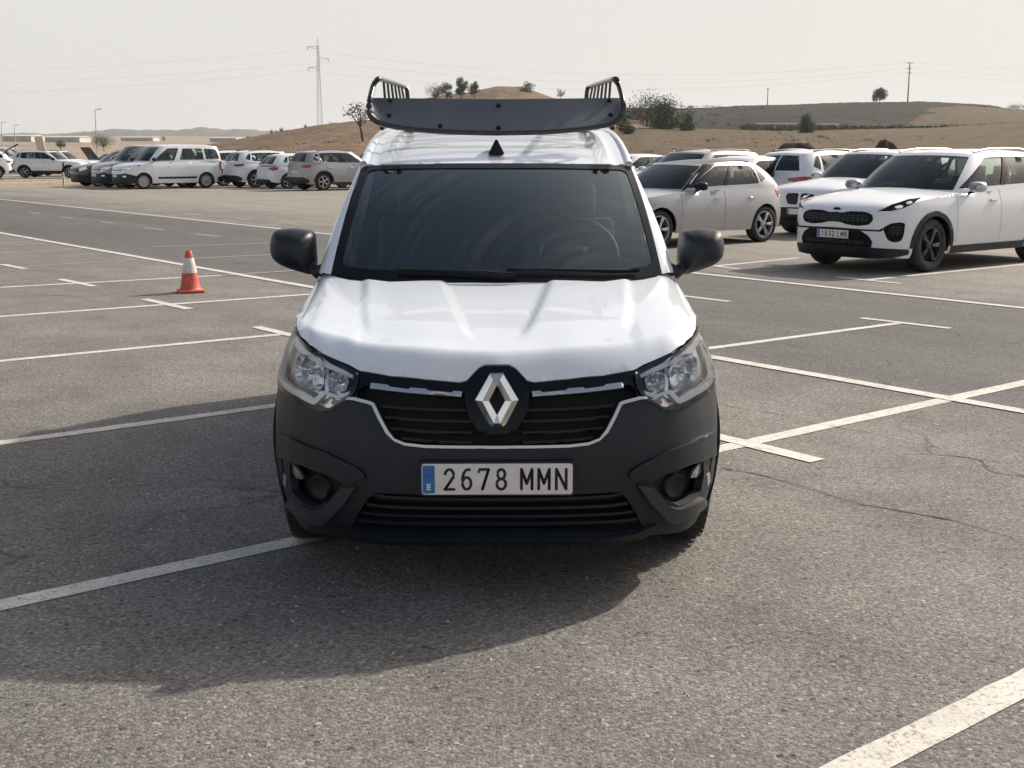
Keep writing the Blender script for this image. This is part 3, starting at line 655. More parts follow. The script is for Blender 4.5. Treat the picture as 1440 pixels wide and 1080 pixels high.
def plate_chars(txt, x0, pitch, wd, ht, gap, y, z, parent, r):
    x = x0
    for ch in txt:
        if ch == ' ': x += gap; continue
        mb = MB()
        for st in GLY[ch]:
            mb.tube([(x+a*wd, y, z-ht/2+b*ht) for a, b in st], r, 8)
            for a, b in (st[0], st[-1]): mb.lathe([(-r, .0002), (-r*.6, r*.8), (0, r), (r*.6, r*.8), (r, .0002)], 8, 'y', (x+a*wd, y, z-ht/2+b*ht))
        for i_ in range(len(mb.v)): v = mb.v[i_]; mb.v[i_] = (v[0], y+(v[1]-y)*.25, v[2])
        mb.build('plate_character', M['ink'], parent, True); x += pitch
plate_chars('2678 MMN', -.183, .0590, .040, .070, .028, py_-.0005, pc.z, plt_, .0050)

# --- hood: height field over (x, d)
def Zpx(u, py, d): return V(u, py, d).z
# the hood's leading edge follows the belt's top line (photo), its surface runs back to the cowl
hood_front_px = [(0, 513.5), (17, 513.5), (26, 517.5), (42, 535.5), (52, 537), (100, 532.5), (150, 527.5), (193, 520), (206, 512.5), (226, 504), (244, 496), (262, 484), (274, 472), (279, 462)]
hf = [VB(*P2S(*p)) for p in hood_front_px]
_e = sorted((abs(p.x), p.y, p.z) for p in hf if abs(p.x) > .12)
_e = [(0.0, _e[0][1]-.012, _e[0][2]-.004)]+_e+[(.775, .56, _e[-1][2]+.004), (.80, .66, _e[-1][2]+.012)]
h_de = sinterp([(a, b) for a, b, c in _e]); h_ze = sinterp([(a, c) for a, b, c in _e])
h_zc = sinterp([(0, 1.036), (.4, 1.040), (.62, 1.046), (.73, 1.046), (.80, 1.030)]); h_dc = lambda a: 1.05+.21*(a/.72)**2
h_ns = sinterp([(0, .074), (.25, .074), (.45, .068), (.58, .052), (.68, .030), (.74, .012), (.80, .0)])
def hood_z(x, d):
    a = abs(x); de, ze, zc, dc, ns = h_de(a), h_ze(a), h_zc(a), h_dc(a), h_ns(a); q = d-de
    t = q/(dc-de); z = ze+ns*1.10*(1-(1-min(max(q, 0)/.092, 1))**1.55)+min(q, 0)*1.6+(zc-ze-ns*1.10)*(max(t, 0)*1.12-.12*max(t, 0)**2)
    k = min(max((d-.15-de)/.20, 0), 1); k = k*k*(3-2*k)
    c1 = .085+.14*min(max((d-.26)/.78, 0), 1)**.8; c2 = .475+.08*min(max((d-.3)/.8, 0), 1)
    sm = lambda e0, w_: (lambda u: u*u*(3-2*u))(min(max((a-e0)/w_, 0), 1))
    z += k*(.012*sm(c1-.02, .030)-.011*sm(c2-.01, .022))
    return z-.022*max(0, (a-.69)/.10)**2*min(max(q/.2, 0), 1)
def hoodf(x, d): return Vector((x, d, hood_z(x, d)))
def on_hood(u, py):
    prev = None
    for d in np.linspace(-.05, 1.5, 620):
        p = V(u, py, d); g = p.z-hood_z(p.x, d)
        if prev is not None and prev > 0 >= g: return (p.x, d)
        prev = g
    return (p.x, d)
hfp = [on_hood(u, py) if abs(u) < 45 else (p.x, p.y) for (u, py), p in zip(hood_front_px, hf)]
def shoulder(d):
    z = .98
    for _ in range(12): x = VB(VB.s_at_y(d), z).x; z = hood_z(x, d)
    return x, z
# fender line: hood side edge runs from the lamp to the windscreen corner
hood_side = [(shoulder(d)[0]-.003, d) for d in (.64, .72, .8, .9, 1.0, 1.1, 1.2, 1.3)]
cow_px = [(244, 384), (232, 386), (222, 390), (205, 393.5), (150, 396), (70, 397.5), (0, 398)]
cw = [on_hood(*p) for p in cow_px]
panel('hood', sym(hfp+hood_side+cw), hoodf, white, van, 0, .012, (.016, .016))
# shaded gap filler below the hood edge, closing the nose
# --- headlamps
s_of = VB.s_at_y
lamp_in = [(193, 529), (196, 521), (212, 512.5), (228, 505.5), (244, 498), (262, 487), (274, 475), (280, 465)]
lamp_lo = [(281, 563), (262, 572), (246, 577.5), (233, 576), (222, 569), (208, 562), (201, 553), (196, 545)]
lamp_sd = [(s_of(.59), .914), (s_of(.70), .888), (s_of(.745), .83), (s_of(.70), .755), (s_of(.60), .706)]
lampP = F(lamp_in)+lamp_sd+F(lamp_lo)
rim_hole = F([(199, 533), (202, 524), (216, 515.5), (246, 500.5), (264, 489.5), (276, 476.5), (282, 468)])+[(s_of(.592), .905), (s_of(.692), .880), (s_of(.736), .83), (s_of(.692), .762), (s_of(.60), .713)]+F([(280, 559), (246, 573), (234, 572), (212, 560), (204, 550)])
for sg in (1, -1):
    fx = lambda pts: [(sg*a, b) for a, b in F(pts)]
    hl = empty('headlight', (0, 0, 0)); hl.parent = van
    mz = lambda P: [(sg*a, b) for a, b in P]
    panel('lamp_housing', mz(lampP), VB, M['lampback'], hl, -.042, .01, (.03, .03))
    panel('lamp_rim', mz(lampP), VB, M['gloss'], hl, .001, .022, (.02, .02), holes=[mz(rim_hole)])
    panel('light_guide_upper', fx([(201, 527), (216, 518.5), (246, 504), (264, 493), (277, 479), (284, 482), (280, 489), (268, 500), (248, 511), (218, 524.5), (203, 531)]), VB, M['lampwhite'], hl, -.001, .020, (.02, .02))
    go = F([(274, 482), (280, 473)])+[(s_of(.588), .901), (s_of(.684), .874), (s_of(.728), .83), (s_of(.688), .765), (s_of(.60), .718)]+F([(280, 556), (262, 566), (257, 558), (272, 549)])+[(s_of(.56), .742), (s_of(.60), .79), (s_of(.61), .83), (s_of(.57), .868)]
    panel('light_guide_outer', mz(go), VB, M['lampwhite'], hl, -.001, .020, (.02, .02))
    for k in range(4):
        zc_ = .868-k*.030; s0 = s_of((.63, .655, .655, .63)[k])
        panel('light_segment', mz([(s0, zc_-.010), (s0+.040, zc_-.010), (s0+.040, zc_+.010), (s0, zc_+.010)]), VB, M['lampdark'], hl, .0015, .003, (.02, .02))
    panel('light_guide_lower', fx([(206, 549), (222, 555), (240, 548.5), (245, 549.5), (258, 561), (274, 552), (276, 556), (257, 568), (252, 565.5), (241, 553.5), (222, 560), (209, 555)]), VB, M['lampwhite'], hl, .001, .02, (.02, .02))
    c = F([(263, 524)])[0]; c3 = VB(c[0]*sg, c[1])
    nrm = (VB(sg*(c[0]+.02), c[1])-VB(sg*(c[0]-.02), c[1])); ang = math.atan2(nrm.y, nrm.x*1.0) if sg > 0 else math.atan2(-nrm.y, -nrm.x)
    def bowl(nm, u, py, rw, rh, dep, m):                # faceted reflector bowl with its bulb
        c = F([(u, py)])[0]; c3 = VB(c[0]*sg, c[1]); mb = MB(); rsd = random.Random(int(u))
        n = 20; rings = [(1, 0), (.86, .45), (.62, .8), (.3, 1)]; vs = []
        for k, (a, b) in enumerate(rings):
            for i in range(n):
                t = i*2*math.pi/n; sq = 1/max(abs(math.cos(t)), abs(math.sin(t)))**.55
                j = .85+.3*((i//2) % 2) if 0 < k < 3 else 1
                vs.append((a*sq*rw*math.cos(t), -.02+dep*b*j, a*sq*rh*math.sin(t)))
        fs = [(k*n+i, k*n+(i+1) % n, (k+1)*n+(i+1) % n, (k+1)*n+i) for k in range(3) for i in range(n)]+[tuple(range(3*n, 4*n))]
        o = mesh_obj(nm, vs, fs, m, hl, False); o.location = c3+Vector((-.004*sg, .020, 0)); o.rotation_euler = (0, 0, sg*R(30 if u > 240 else 20))
        mb = MB(); mb.lathe([(-.012, .0005), (-.012, .009), (0, .012), (.03, .012)], 14, 'y'); q = mb.build('bulb_cap', M['satin'], hl); q.location = o.location; q.rotation_euler = o.rotation_euler
    bowl('main_reflector', 260, 523, .064, .064, .05, M['reflector'])
    bowl('side_reflector', 221, 536, .040, .034, .04, M['reflector'])
    panel('indicator', fx([(214, 560.5), (240, 556), (251, 566), (246, 573), (234, 572)]), VB, M['lampback'], hl, -.03, .01, (.02, .02))
    panel('indicator_bulb', rnd(fx([(222, 561), (234, 559), (238, 566), (230, 570)]), .008), VB, M['amber'], hl, -.022, .006, (.02, .02))
    panel('lamp_divider', fx([(237, 508), (242, 506), (243, 548), (238, 550)]), VB, M['lampback'], hl, -.012, .03, (.02, .02))
    panel('lamp_lens', mz(lampP), VB, M['lens'], hl, .005, .003, (.02, .02))
# --- fender between lamp, bumper and door, with the wheel arch
Rw, fwd_, rwd = .315, .865, 3.677
s_of = VB.s_at_y
def arch(yc, r=.355, flat=.0, n=26):
    return [(s_of(yc+r*math.cos(t)), .30+r*math.sin(t)) for t in np.linspace(math.pi+.3, -.3, n)]
zb_hood = lambda y: float(hood_z(.79, y))
fs_ = s_of(.40)
# top edge of the fender follows the hood side line down to the lamp
ft = [(s_of(y), shoulder(y)[1]+.002) for y in (.64, .70, .78, .84, .90, .97, 1.05, 1.12, 1.20, 1.28, 1.33)]
ap = [p for p in arch(fwd_) if p[1] > .21 and p[0] > s_of(.722)][::-1]
fen = [(s_of(.722), .615), (s_of(.708), .705), (s_of(.712), .755), (s_of(.757), .83), (s_of(.715), .892)]+ft+[(s_of(1.33), .30), (s_of(1.20), .22)]+ap
for sg in (1, -1):
    mir = lambda P: [(sg*a, b) for a, b in P]
    panel('fender', mir(fen), VB, white, van, 0, .012, (.03, .03))
    al = [(s_of(fwd_+rr*math.cos(t)), .30+rr*math.sin(t)) for rr in (.362,) for t in np.linspace(math.pi+.15, -.2, 26)]
    al2 = [(s_of(fwd_+.325*math.cos(t)), .30+.325*math.sin(t)) for t in np.linspace(-.2, math.pi+.15, 26)]
    panel('wheel_arch_trim', mir(al+al2), VB, pla, van, .012, .03, (.03, .03))
    # doors, sills, rear quarter
    d0, d1 = 1.335, 2.42
    panel('door', mir([(s_of(d0), 1.03), (s_of(d0), .34), (s_of(1.37), .30), (s_of(d1), .30), (s_of(d1), 1.03)]), VB, white, van, .003, .02, (.08, .05))
    panel('door_rub_strip', mir([(s_of(d0+.03), .50), (s_of(d0+.05), .43), (s_of(d1-.05), .43), (s_of(d1-.02), .50)]), VB, pla, van, .016, .014, (.1, .03))
    panel('door_handle', rnd(mir([(s_of(d1-.24), .93), (s_of(d1-.24), .89), (s_of(d1-.06), .89), (s_of(d1-.06), .93)]), .015), VB, pla, van, .035, .02, (.05, .02))
    panel('sill', mir([(s_of(1.21), .292), (s_of(1.20), .17), (s_of(3.30), .17), (s_of(3.32), .292)]), VB, pla, van, .004, .02, (.1, .05))
    al3 = [(s_of(rwd+.355*math.cos(t)), .30+.355*math.sin(t)) for t in np.linspace(-.25, math.pi+.05, 26)]
    q = [(s_of(d1+.008), .30), (s_of(d1+.008), 1.03), (VB.S-.70, 1.03), (VB.S-.70, .45), (s_of(4.05), .38)]+al3
    panel('side_panel', mir(q), VB, white, van, 0, .012, (.06, .05))
    panel('wheel_arch_trim', mir([(s_of(rwd+.362*math.cos(t)), .30+.362*math.sin(t)) for t in np.linspace(math.pi+.15, -.2, 26)]+[(s_of(rwd+.325*math.cos(t)), .30+.325*math.sin(t)) for t in np.linspace(-.2, math.pi+.15, 26)]), VB, pla, van, .012, .03, (.03, .03))
panel('rear_bumper', [(s_of(4.03), .22), (s_of(4.05), .50), (VB.S, .50), (VB.S, .22)], VB, pla, van, .012, .03, (.06, .05))
panel('rear_bumper', [(-s_of(4.03), .22), (-s_of(4.05), .50), (-VB.S, .50), (-VB.S, .22)], VB, pla, van, .012, .03, (.06, .05))

# --- windscreen surface between base and header curves
def curve_pt(u, py, d): return V(u, py, d)
def ws_base(a): return V(232*a, 397.5-12.5*abs(a)**5, 1.03+.21*a*a)
def ws_top(a): return V(187.5*a, 229.5+3.5*abs(a)**3, 1.74+.13*a*a)
def wsf(a, b):
    p = ws_base(a)*(1-b)+ws_top(a)*b
    p += Vector((0, -.030, .030))*(4*b*(1-b))*.9; return p
panel('windscreen_surround', [(-1, 0), (1, 0), (1, 1), (-1, 1)], wsf, M['gloss'], van, .0, .012, (.05, .06),
      holes=[rnd([(-.962, .075), (.962, .075), (.952, .945), (-.952, .945)], .06, 5)])
panel('windscreen', [(-.985, .05), (.985, .05), (.98, .97), (-.98, .97)], wsf, M['glass'], van, -.004, 0, (.05, .06))
panel('sensor_housing', rnd([(-.17, .955), (-.155, .83), (-.11, .76), (.11, .76), (.155, .83), (.17, .955)], .05), wsf, M['cabin'], van, -.03, .03, (.04, .04))
panel('windscreen_sticker', [(-.925, .125), (-.925, .175), (-.895, .175), (-.895, .125)], wsf, M['sticker'], van, -.007, 0, (.05, .05))
# wipers
for a0, a1, b0, b1 in ((.12, -.62, .022, .055), (.86, .06, .03, .06)):
    mb = MB(); pts = [wsf(a0+(a1-a0)*t, b0+(b1-b0)*t+.012*math.sin(t*math.pi))+Vector((0, -.014, .018)) for t in np.linspace(0, 1, 12)]
    mb.tube(pts, [.010]*4+[.007]*8, 6); o = mb.build('wiper', M['black'], van)
# cowl
def cowlf(a, b): 
    q = on_c[0](a); p = ws_base(a)+Vector((0, .0, -.004)); return q*(1-b)+p*b
on_c = [lambda a: Vector((lambda t: (t[0], t[1], hood_z(*t)-.006))(((ws_base(a).x*1.005), ws_base(a).y-.035)))]
panel('cowl', [(-1, 0), (1, 0), (1, 1), (-1, 1)], cowlf, M['black'], van, 0, .02, (.05, .5))

# --- A pillars, upper side, roof
zroof = sinterp([(1.70, 1.508), (1.76, 1.519), (1.9, 1.560), (2.1, 1.612), (2.4, 1.665), (2.8, 1.705), (3.3, 1.725), (3.9, 1.72), (4.25, 1.69), (4.33, 1.665)])
XT = sinterp([(1.7, .640), (1.87, .633), (2.4, .628), (3.2, .632), (4.33, .640)])
ze = lambda d: zroof(d)-.040
def sidef(d, z):
    e = max(ze(max(d, 1.87)), 1.2); t = (z-1.03)/(e-1.03)
    x = .784+(.0)*1-(.784-XT(max(d, 1.87)))*t+.018*math.sin(math.pi*min(max(t, 0), 1))
    k = min(max((d-1.2)/.4, 0), 1); x = x
    rr = max(0, (d-4.0)/.38); x -= .12*rr**3
    return Vector((x, d, z))
def sidefm(d, z): p = sidef(d, z); return Vector((-p.x, p.y, p.z))
sidef.sgn = 1; sidefm.sgn = -1
wsd = [ws_base(1)*(1-b)+ws_top(1)*b+Vector((0, -.030, .030))*(4*b*(1-b))*.9 for b in np.linspace(0, 1, 12)]
for sg in (1, -1):
    sf = sidef if sg > 0 else sidefm
    # pillar strip joins the screen edge to the side
    vs = []; fsq = []
    for i, p in enumerate(wsd):
        b = i/11; q = sidef(p.y+.085, p.z+.004); m1 = p.lerp(q, .5)+Vector((.012, -.012, .002))
        row = [p, p.lerp(q, .25)+Vector((.009, -.010, .002)), m1, p.lerp(q, .78)+Vector((.008, -.005, 0)), q]
        vs += [Vector((sg*v.x, v.y, v.z)) for v in row]
    for i in range(11):
        for k in range(4): fsq.append((i*5+k, i*5+k+1, i*5+k+6, i*5+k+5))
    mesh_obj('pillar', vs, fsq, white, van)
    fe = [(p.y+.083, p.z+.004) for p in wsd]
    top = [(d, ze(d)) for d in (1.98, 2.1, 2.3, 2.6, 3.0, 3.5, 4.0, 4.25)]
    up_poly = fe+top+[(4.37, 1.03)]+[(4.37, 1.028), (2.4, 1.028), (1.38, 1.028)]
    win = rnd([(1.60, 1.075), (1.95, 1.50), (2.34, 1.56), (2.37, 1.065)], .05)
    ti = rnd([(1.44, 1.07), (1.545, 1.085), (1.60, 1.20), (1.52, 1.155)], .01)
    panel('side_panel_upper', up_poly, sf, white, van, 0, .014, (.06, .05), holes=[win])
    w_ = panel('side_window', win, sf, M['cglass'], van, -.006, 0, (.08, .08))
    panel('quarter_glass', ti, sf, M['gloss'], van, .003, .004, (.05, .05))
    mb = MB(); mb.tube([Vector((sg*(XT(d)-.002), d, ze(d)+.0)) for d in np.linspace(1.86, 4.3, 30)], .020, 10); mb.build('roof_edge', white, van)
def rooff(x, d):
    zz = zroof(d)-.036*(abs(x)/.63)**2.6
    # pressed panel: a shallow raised field behind the header
    k = min(max((d-2.02-.05*(x/.5)**2)/.05, 0), 1); k = k*k*(3-2*k); e = min(max((.50-abs(x))/.03, 0), 1)
    g = abs(abs(x)-.565); gr_ = -.010*max(0, 1-g/.018) if d > 1.80 else 0
    return Vector((x, d, zz-.010*k*e+gr_))
rt = [(ws_top(a).x*1.0, ws_top(a).y) for a in np.linspace(0, 1, 9)]
panel('roof', sym([(x, d-.004) for x, d in rt]+[(.632, 1.95), (.628, 2.5), (.632, 3.3), (.62, 4.28), (.0, 4.33)]), rooff, white, van, 0, .014, (.02, .05))
# rear doors
def rearf(x, z): return Vector((x, 4.39-.16*max(0, (z-1.0)/.68)**2, z))
rearf.sgn = -1
panel('rear_door', [(-.80, .50), (-.006, .50), (-.006, 1.66), (-.60, 1.65), (-.79, 1.03)], rearf, white, van, .003, .02, (.1, .08))
panel('rear_door', [(.80, .50), (.006, .50), (.006, 1.66), (.60, 1.65), (.79, 1.03)], rearf, white, van, .003, .02, (.1, .08))
# antenna
mb = MB()
ap = on = None
ac = Vector((0, 1.90, rooff(0, 1.90).z))
vs = [(-.040, -.045, 0), (.040, -.045, 0), (.030, .10, 0), (-.030, .10, 0), (-.006, .025, .068), (.006, .025, .068), (.004, .085, .060), (-.004, .085, .060)]
o = mesh_obj('antenna', vs, [(3, 2, 1, 0), (0, 1, 5, 4), (1, 2, 6, 5), (2, 3, 7, 6), (3, 0, 4, 7), (4, 5, 6, 7)], M['gloss'], van, False); bevel(o, .008, 3); o.location = ac
# --- cabin
mb = MB()
dsh = []
def dashf(x, t):
    y = 1.16+.42*t+.12*(x/.75)**2; z = 1.035+.035*math.sin(t*2.6)-.02*t; 
    return Vector((x, y, z))
panel('dashboard', [(-.72, 0), (.72, 0), (.70, 1), (-.70, 1)], dashf, M['dash'], van, 0, .25, (.06, .1))
mb = MB(); mb.box((.38, 1.50, 1.085), (.17, .09, .035)); o = mb.build('instrument_hood', M['dash'], van); bevel(o, .02, 3)
mb = MB(); c = Vector((.38, 1.72, 1.08)); tilt = R(25)
pts = [c+Vector((.185*math.cos(t), .185*math.sin(t)*math.sin(tilt), .185*math.sin(t)*math.cos(tilt))) for t in np.linspace(0, 2*math.pi, 33)]
mb.tube(pts, .017, 8, False)
for t in (0, math.pi, -math.pi/2): mb.tube([c, c+Vector((.18*math.cos(t), .18*math.sin(t)*math.sin(tilt), .18*math.sin(t)*math.cos(tilt)))], .018, 6)
mb.box(c, (.06, .02, .05)); st = mb.build('steering_wheel', M['dash'], van)
for sx in (-.37, .37):
    mb = MB(); mb.box((sx, 2.16, .92), (.23, .06, .33), rx=R(-12)); s_ = mb.build('seat', M['seat'], van); bevel(s_, .05, 3)
    mb = MB(); mb.box((sx, 2.21, 1.33), (.13, .045, .085), rx=R(-6)); q = mb.build('headrest', M['seat'], s_); bevel(q, .035, 3)
mb = MB(); mb.add([(-.76, 2.44, .45), (.76, 2.44, .45), (.74, 2.44, 1.05), (.60, 2.44, 1.60), (-.60, 2.44, 1.60), (-.74, 2.44, 1.05)], [(0, 1, 2, 3, 4, 5)]); mb.build('bulkhead', M['bulk'], van, False)
for sx in (-.25, 0, .25):
    mb = MB(); mb.box((sx, 2.42, 1.15), (.012, .010, .38)); mb.build('bulkhead_rib', M['bulk'], van, False)
panel('headliner', [(-.58, 1.86), (.58, 1.86), (.58, 2.43), (-.58, 2.43)], lambda x, d: Vector((x, d, zroof(d)-.07)), M['cream'], van, 0, .01, (.1, .1))
for sg in (1, -1):
    vs = []
    for i, p in enumerate(wsd):
        q = sidef(p.y+.085, p.z+.004); vs += [Vector((sg*(p.x-.035), p.y+.03, p.z)), Vector((sg*(q.x-.03), q.y+.06, q.z))]
    mesh_obj('pillar_trim', vs, [(2*i, 2*i+1, 2*i+3, 2*i+2) for i in range(11)], M['cream'], van)
mb = MB(); mb.box((0, 1.98, 1.455), (.11, .012, .032)); o = mb.build('interior_mirror', M['cabin'], van); bevel(o, .012, 3)
# --- floor/chassis and engine bay block, so nothing shows through
mb = MB(); mb.box((0, 2.3, .27), (.70, 1.75, .06)); mb.box((0, .72, .50), (.50, .42, .24)); mb.build('underbody', M['black'], van, False)
mb = MB(); mb.box((0, 3.4, .62), (.58, .94, .3)); mb.build('load_floor', M['black'], van, False)
# --- wheels
def make_wheel(parent, c, r, wd, sg, kind, rim_r):
    w = empty('wheel', c); w.parent = parent
    mb = MB(); h = wd/2
    prof = [(-h*.8, rim_r), (-h, rim_r+.02), (-h*1.02, (r+rim_r)/2), (-h*.93, r-.025), (-h*.75, r-.006), (-h*.3, r), (h*.3, r), (h*.75, r-.006), (h*.93, r-.025), (h*1.02, (r+rim_r)/2), (h, rim_r+.02), (h*.8, rim_r)]
    mb.lathe(prof, 40); mb.build('tyre', M['rubber'], w)
    o_ = sg*h
    mb = MB()
    mb.lathe([(o_*.82, rim_r+.004), (o_*.88, rim_r-.008), (o_*.7, rim_r-.02), (-o_*.5, rim_r-.03)], 36)
    rm = {'steel': M['steelrim'], 'black': M['dalloy'], 'alloy': M['alloy'], 'two': M['alloy']}[kind]
    if kind == 'steel':
        mb.lathe([(o_*.55, rim_r-.02), (o_*.35, rim_r*.72), (o_*.6, rim_r*.5), (o_*.6, rim_r*.28), (o_*.75, rim_r*.2), (o_*.75, .001)], 30)
    else:
        n = 5
        for i in range(n):
            for dd in (-.10, .10):
                t = i*2*math.pi/n; a = Vector((o_*.62, .05*math.cos(t), .05*math.sin(t))); e = Vector((o_*.78, (rim_r-.01)*math.cos(t+dd), (rim_r-.01)*math.sin(t+dd)))
                mb.tube([a, a.lerp(e, .5)+Vector((o_*.08, 0, 0)), e], [.026, .02, .022], 6)
        mb.lathe([(o_*.7, .001), (o_*.72, .055), (o_*.5, .065)], 20)
    mb.build('rim', rm, w)
    mb = MB(); mb.lathe([(o_*.1, .001), (o_*.1, rim_r-.025)], 28); mb.build('brake_disc', M['black'], w)
    return w
for sg in (1, -1):
    w_ = make_wheel(van, (sg*(.872-.125), fwd_, Rw), Rw, .20, sg, 'steel', .205); make_wheel(van, (sg*(.872-.125), rwd, Rw), Rw, .20, sg, 'steel', .205)
    mb = MB(); rr = .34                                   # wheel-house liner
    mb.add([(sg*x, fwd_+rr*math.cos(t), .31+rr*math.sin(t)) for t in np.linspace(-.1, math.pi+.1, 14) for x in (.50, .835)], [(2*i, 2*i+1, 2*i+3, 2*i+2) for i in range(13)])
    mb.box((sg*.50, fwd_, .5), (.01, .34, .25)); mb.build('wheel_house', M['black'], van)
    # tread blocks seen from the front
    mb = MB()
    for k in range(44):
        t = k*2*math.pi/44
        for xx in (-.058, -.018, .022, .062):
            c = Vector((sg*(.872-.125)+xx, fwd_+(Rw+.001)*math.cos(t+xx), Rw+(Rw+.001)*math.sin(t+xx)))
            m_ = Matrix.Rotation(t+xx, 3, 'X'); hx, hy, hz2 = .022, .0006, .017
            mb.add([c+m_ @ Vector((a*hx, b*hy, e*hz2)) for a in (-1, 1) for b in (-1, 1) for e in (-1, 1)], [(0, 1, 3, 2), (4, 6, 7, 5), (0, 4, 5, 1), (2, 3, 7, 6), (0, 2, 6, 4), (1, 5, 7, 3)])
    o = mb.build('tread', M['rubber'], w_, False); o.matrix_parent_inverse = Matrix.Translation(-Vector((sg*(.872-.125), fwd_, Rw))); o['kind'] = 'stuff'
# --- mirrors: domed housings on stalks
def pillow(name, poly, d, dep, m, parent, back=.04, sgm=1, n=6, flat=.0):
    P = [V(u, y, d) for u, y in poly]; c = sum(P, Vector())/len(P); vs = []; fs = []; k = len(P)
    rings = [(1.0, back), (1.0, 0)]+[(math.cos(a), -dep*math.sin(a)) for a in np.linspace(.25, 1.35, n)]
    for s_, dy in rings:
        for p in P: q = c+(p-c)*s_; vs.append((q.x, d+dy, q.z))
    for r_ in range(len(rings)-1):
        for i in range(k): fs.append((r_*k+i, r_*k+(i+1) % k, (r_+1)*k+(i+1) % k, (r_+1)*k+i))
    fs.append(tuple(range((len(rings)-1)*k, len(rings)*k))); fs.append(tuple(range(k))[::-1])
    o = mesh_obj(name, vs, fs, m, parent); bm = bmesh.new(); bm.from_mesh(o.data); bmesh.ops.recalc_face_normals(bm, faces=bm.faces); bm.to_mesh(o.data); bm.free(); return o
for sg in (1, -1):
    mp = rnd([(257, 331), (262, 325), (285, 321.5), (309, 323), (316, 328), (319.5, 345), (317, 362), (306, 372), (285, 380), (258, 387.5), (254, 372)], 7, 4)
    mir_ = pillow('mirror', [(sg*u, y) for u, y in mp], 1.46, .11, M['plastic'], van, .05)
    mb = MB(); a, b, c_ = V(sg*262, 374, 1.43), V(sg*252, 383, 1.40), V(sg*238, 378, 1.36)
    mb.tube([a, b, c_], [.026, .030, .034], 10); mb.build('mirror_arm', M['plastic'], mir_)
    g = slab('mirror_glass', [((V(sg*u, y, 1.51)).x, (V(sg*u, y, 1.51)).z) for u, y in rnd([(262, 334), (285, 328), (311, 331), (314, 345), (310, 360), (285, 374), (262, 380)], 6)], M['chrome'], mir_, 1.512, .004)
    pillow('mirror_base', [(sg*u, y) for u, y in rnd([(233, 355), (238, 352), (240, 386), (232, 389)], 2)], 1.36, .02, M['gloss'], van, .02)

# --- roof rack: a thing standing on the roof, lifted off as one
rack = empty('roof_rack', (0, 0, 0), 0, 'black tubular roof rack with solid wind deflector, on the roof of the white van', 'roof rack')
RT = van.matrix_basis.copy(); rack.matrix_world = Matrix.Translation(van.location) @ Matrix.Rotation(-VA, 4, 'Z')
rd = 1.95
def deflf(u, t):                                           # u px, t 0 bottom .. 1 top
    au = abs(u)
    yb_ = np.interp(au, [0, 50, 90, 130, 150, 165, 174, 179], [184.5, 183.5, 181, 176.5, 173, 168, 160, 148])
    yt_ = np.interp(au, [0, 176, 181], [139.5, 137.5, 138])
    dd = rd+.10*(au/180)**2
    a = V(u, yb_, dd); b = V(u, yt_, dd+.11); p = a.lerp(b, t); p.y += .012*math.sin(t*math.pi); return p
deflf.sgn = 1
panel('wind_deflector', [(-176, 0), (176, 0), (176, 1), (-176, 1)], deflf, M['deflector'], rack, 0, .004, (8, .12))
for u, t in ((2, .80), (2, .10), (-150, .9), (-152, .28), (158, .88), (160, .25), (-80, .1)):
    c = deflf(u, t); mb = MB(); mb.lathe([(-.012, .001), (-.010, .010), (0, .012)], 12, 'y', c); mb.build('bolt', M['black'], rack)
tb = MB()                                                  # front hoop: under the sheet and up both ends
hoop = [(-169, 113), (-174, 120), (-179, 140), (-180.5, 152), (-178, 163), (-168, 171.5), (-150, 177), (-120, 181.5), (-80, 185), (-40, 186.5), (0, 187)]
hp = [V(u, y, rd-.02+.10*(abs(u)/180)**2+(.10 if y < 135 else 0)) for u, y in hoop]
hp = hp+[Vector((-p.x, p.y, p.z)) for p in hp[-2::-1]]
def smooth_pts(P, n=4):
    Q = [P[0]]+list(P)+[P[-1]]; out = []
    for i in range(1, len(Q)-2):
        for t in np.linspace(0, 1, n, endpoint=False):
            out.append(.5*((2*Q[i])+(Q[i+1]-Q[i-1])*t+(2*Q[i-1]-5*Q[i]+4*Q[i+1]-Q[i+2])*t*t+(3*Q[i]-Q[i-1]-3*Q[i+1]+Q[i+2])*t**3))
    return out+[P[-1]]
tb.tube(smooth_pts(hp), .0135, 10); tb.build('front_hoop', M['rack'], rack)
for sg in (1, -1):
    A = V(sg*169, 113, rd+.15); A2 = V(sg*163, 111.5, rd+.22); B = V(sg*132, 121.5, rd+1.30); B2 = V(sg*127, 126, rd+1.38); B3 = V(sg*125.5, 141, rd+1.40)
    mb = MB(); mb.tube(smooth_pts([A, A2, B, B2, B3]), .013, 8); mb.build('side_rail', M['rack'], rack)
    base0 = Vector((A2.x, A2.y, A2.z-.235)); base1 = Vector((B3.x, B3.y+.02, B3.z-.10))
    mb = MB(); mb.tube([base0, base1, base1+Vector((0, .6, 0))], .013, 8); mb.build('lower_rail', M['rack'], rack)
    for k in range(6):
        t = (k+.6)/6.2; a = A2.lerp(B, t); b = base0.lerp(base1, t-.02); b.x += sg*(-.014)
        mb = MB(); mb.tube([a, b], .0068, 7); mb.build('side_bar', M['rack'], rack)
    for dd in (2.75, 3.55):
        zr = rooff(.47, dd).z; mb = MB(); mb.box((sg*.47, dd, zr+.022), (.016, .03, .028)); mb.box((sg*.47, dd, zr+.004), (.03, .04, .004)); o = mb.build('mounting_foot', M['rack'], rack); bevel(o, .005)
for k in range(9):
    dd = 2.15+k*.2; zr = max(zroof(dd)+.07, 1.70)
    mb = MB(); mb.tube([(-.50, dd, zr), (.50, dd, zr)], .011, 8); mb.build('floor_bar', M['rack'], rack)
M['slatl'] = mat('grille_bar_plastic', (.035, .036, .04), .3)

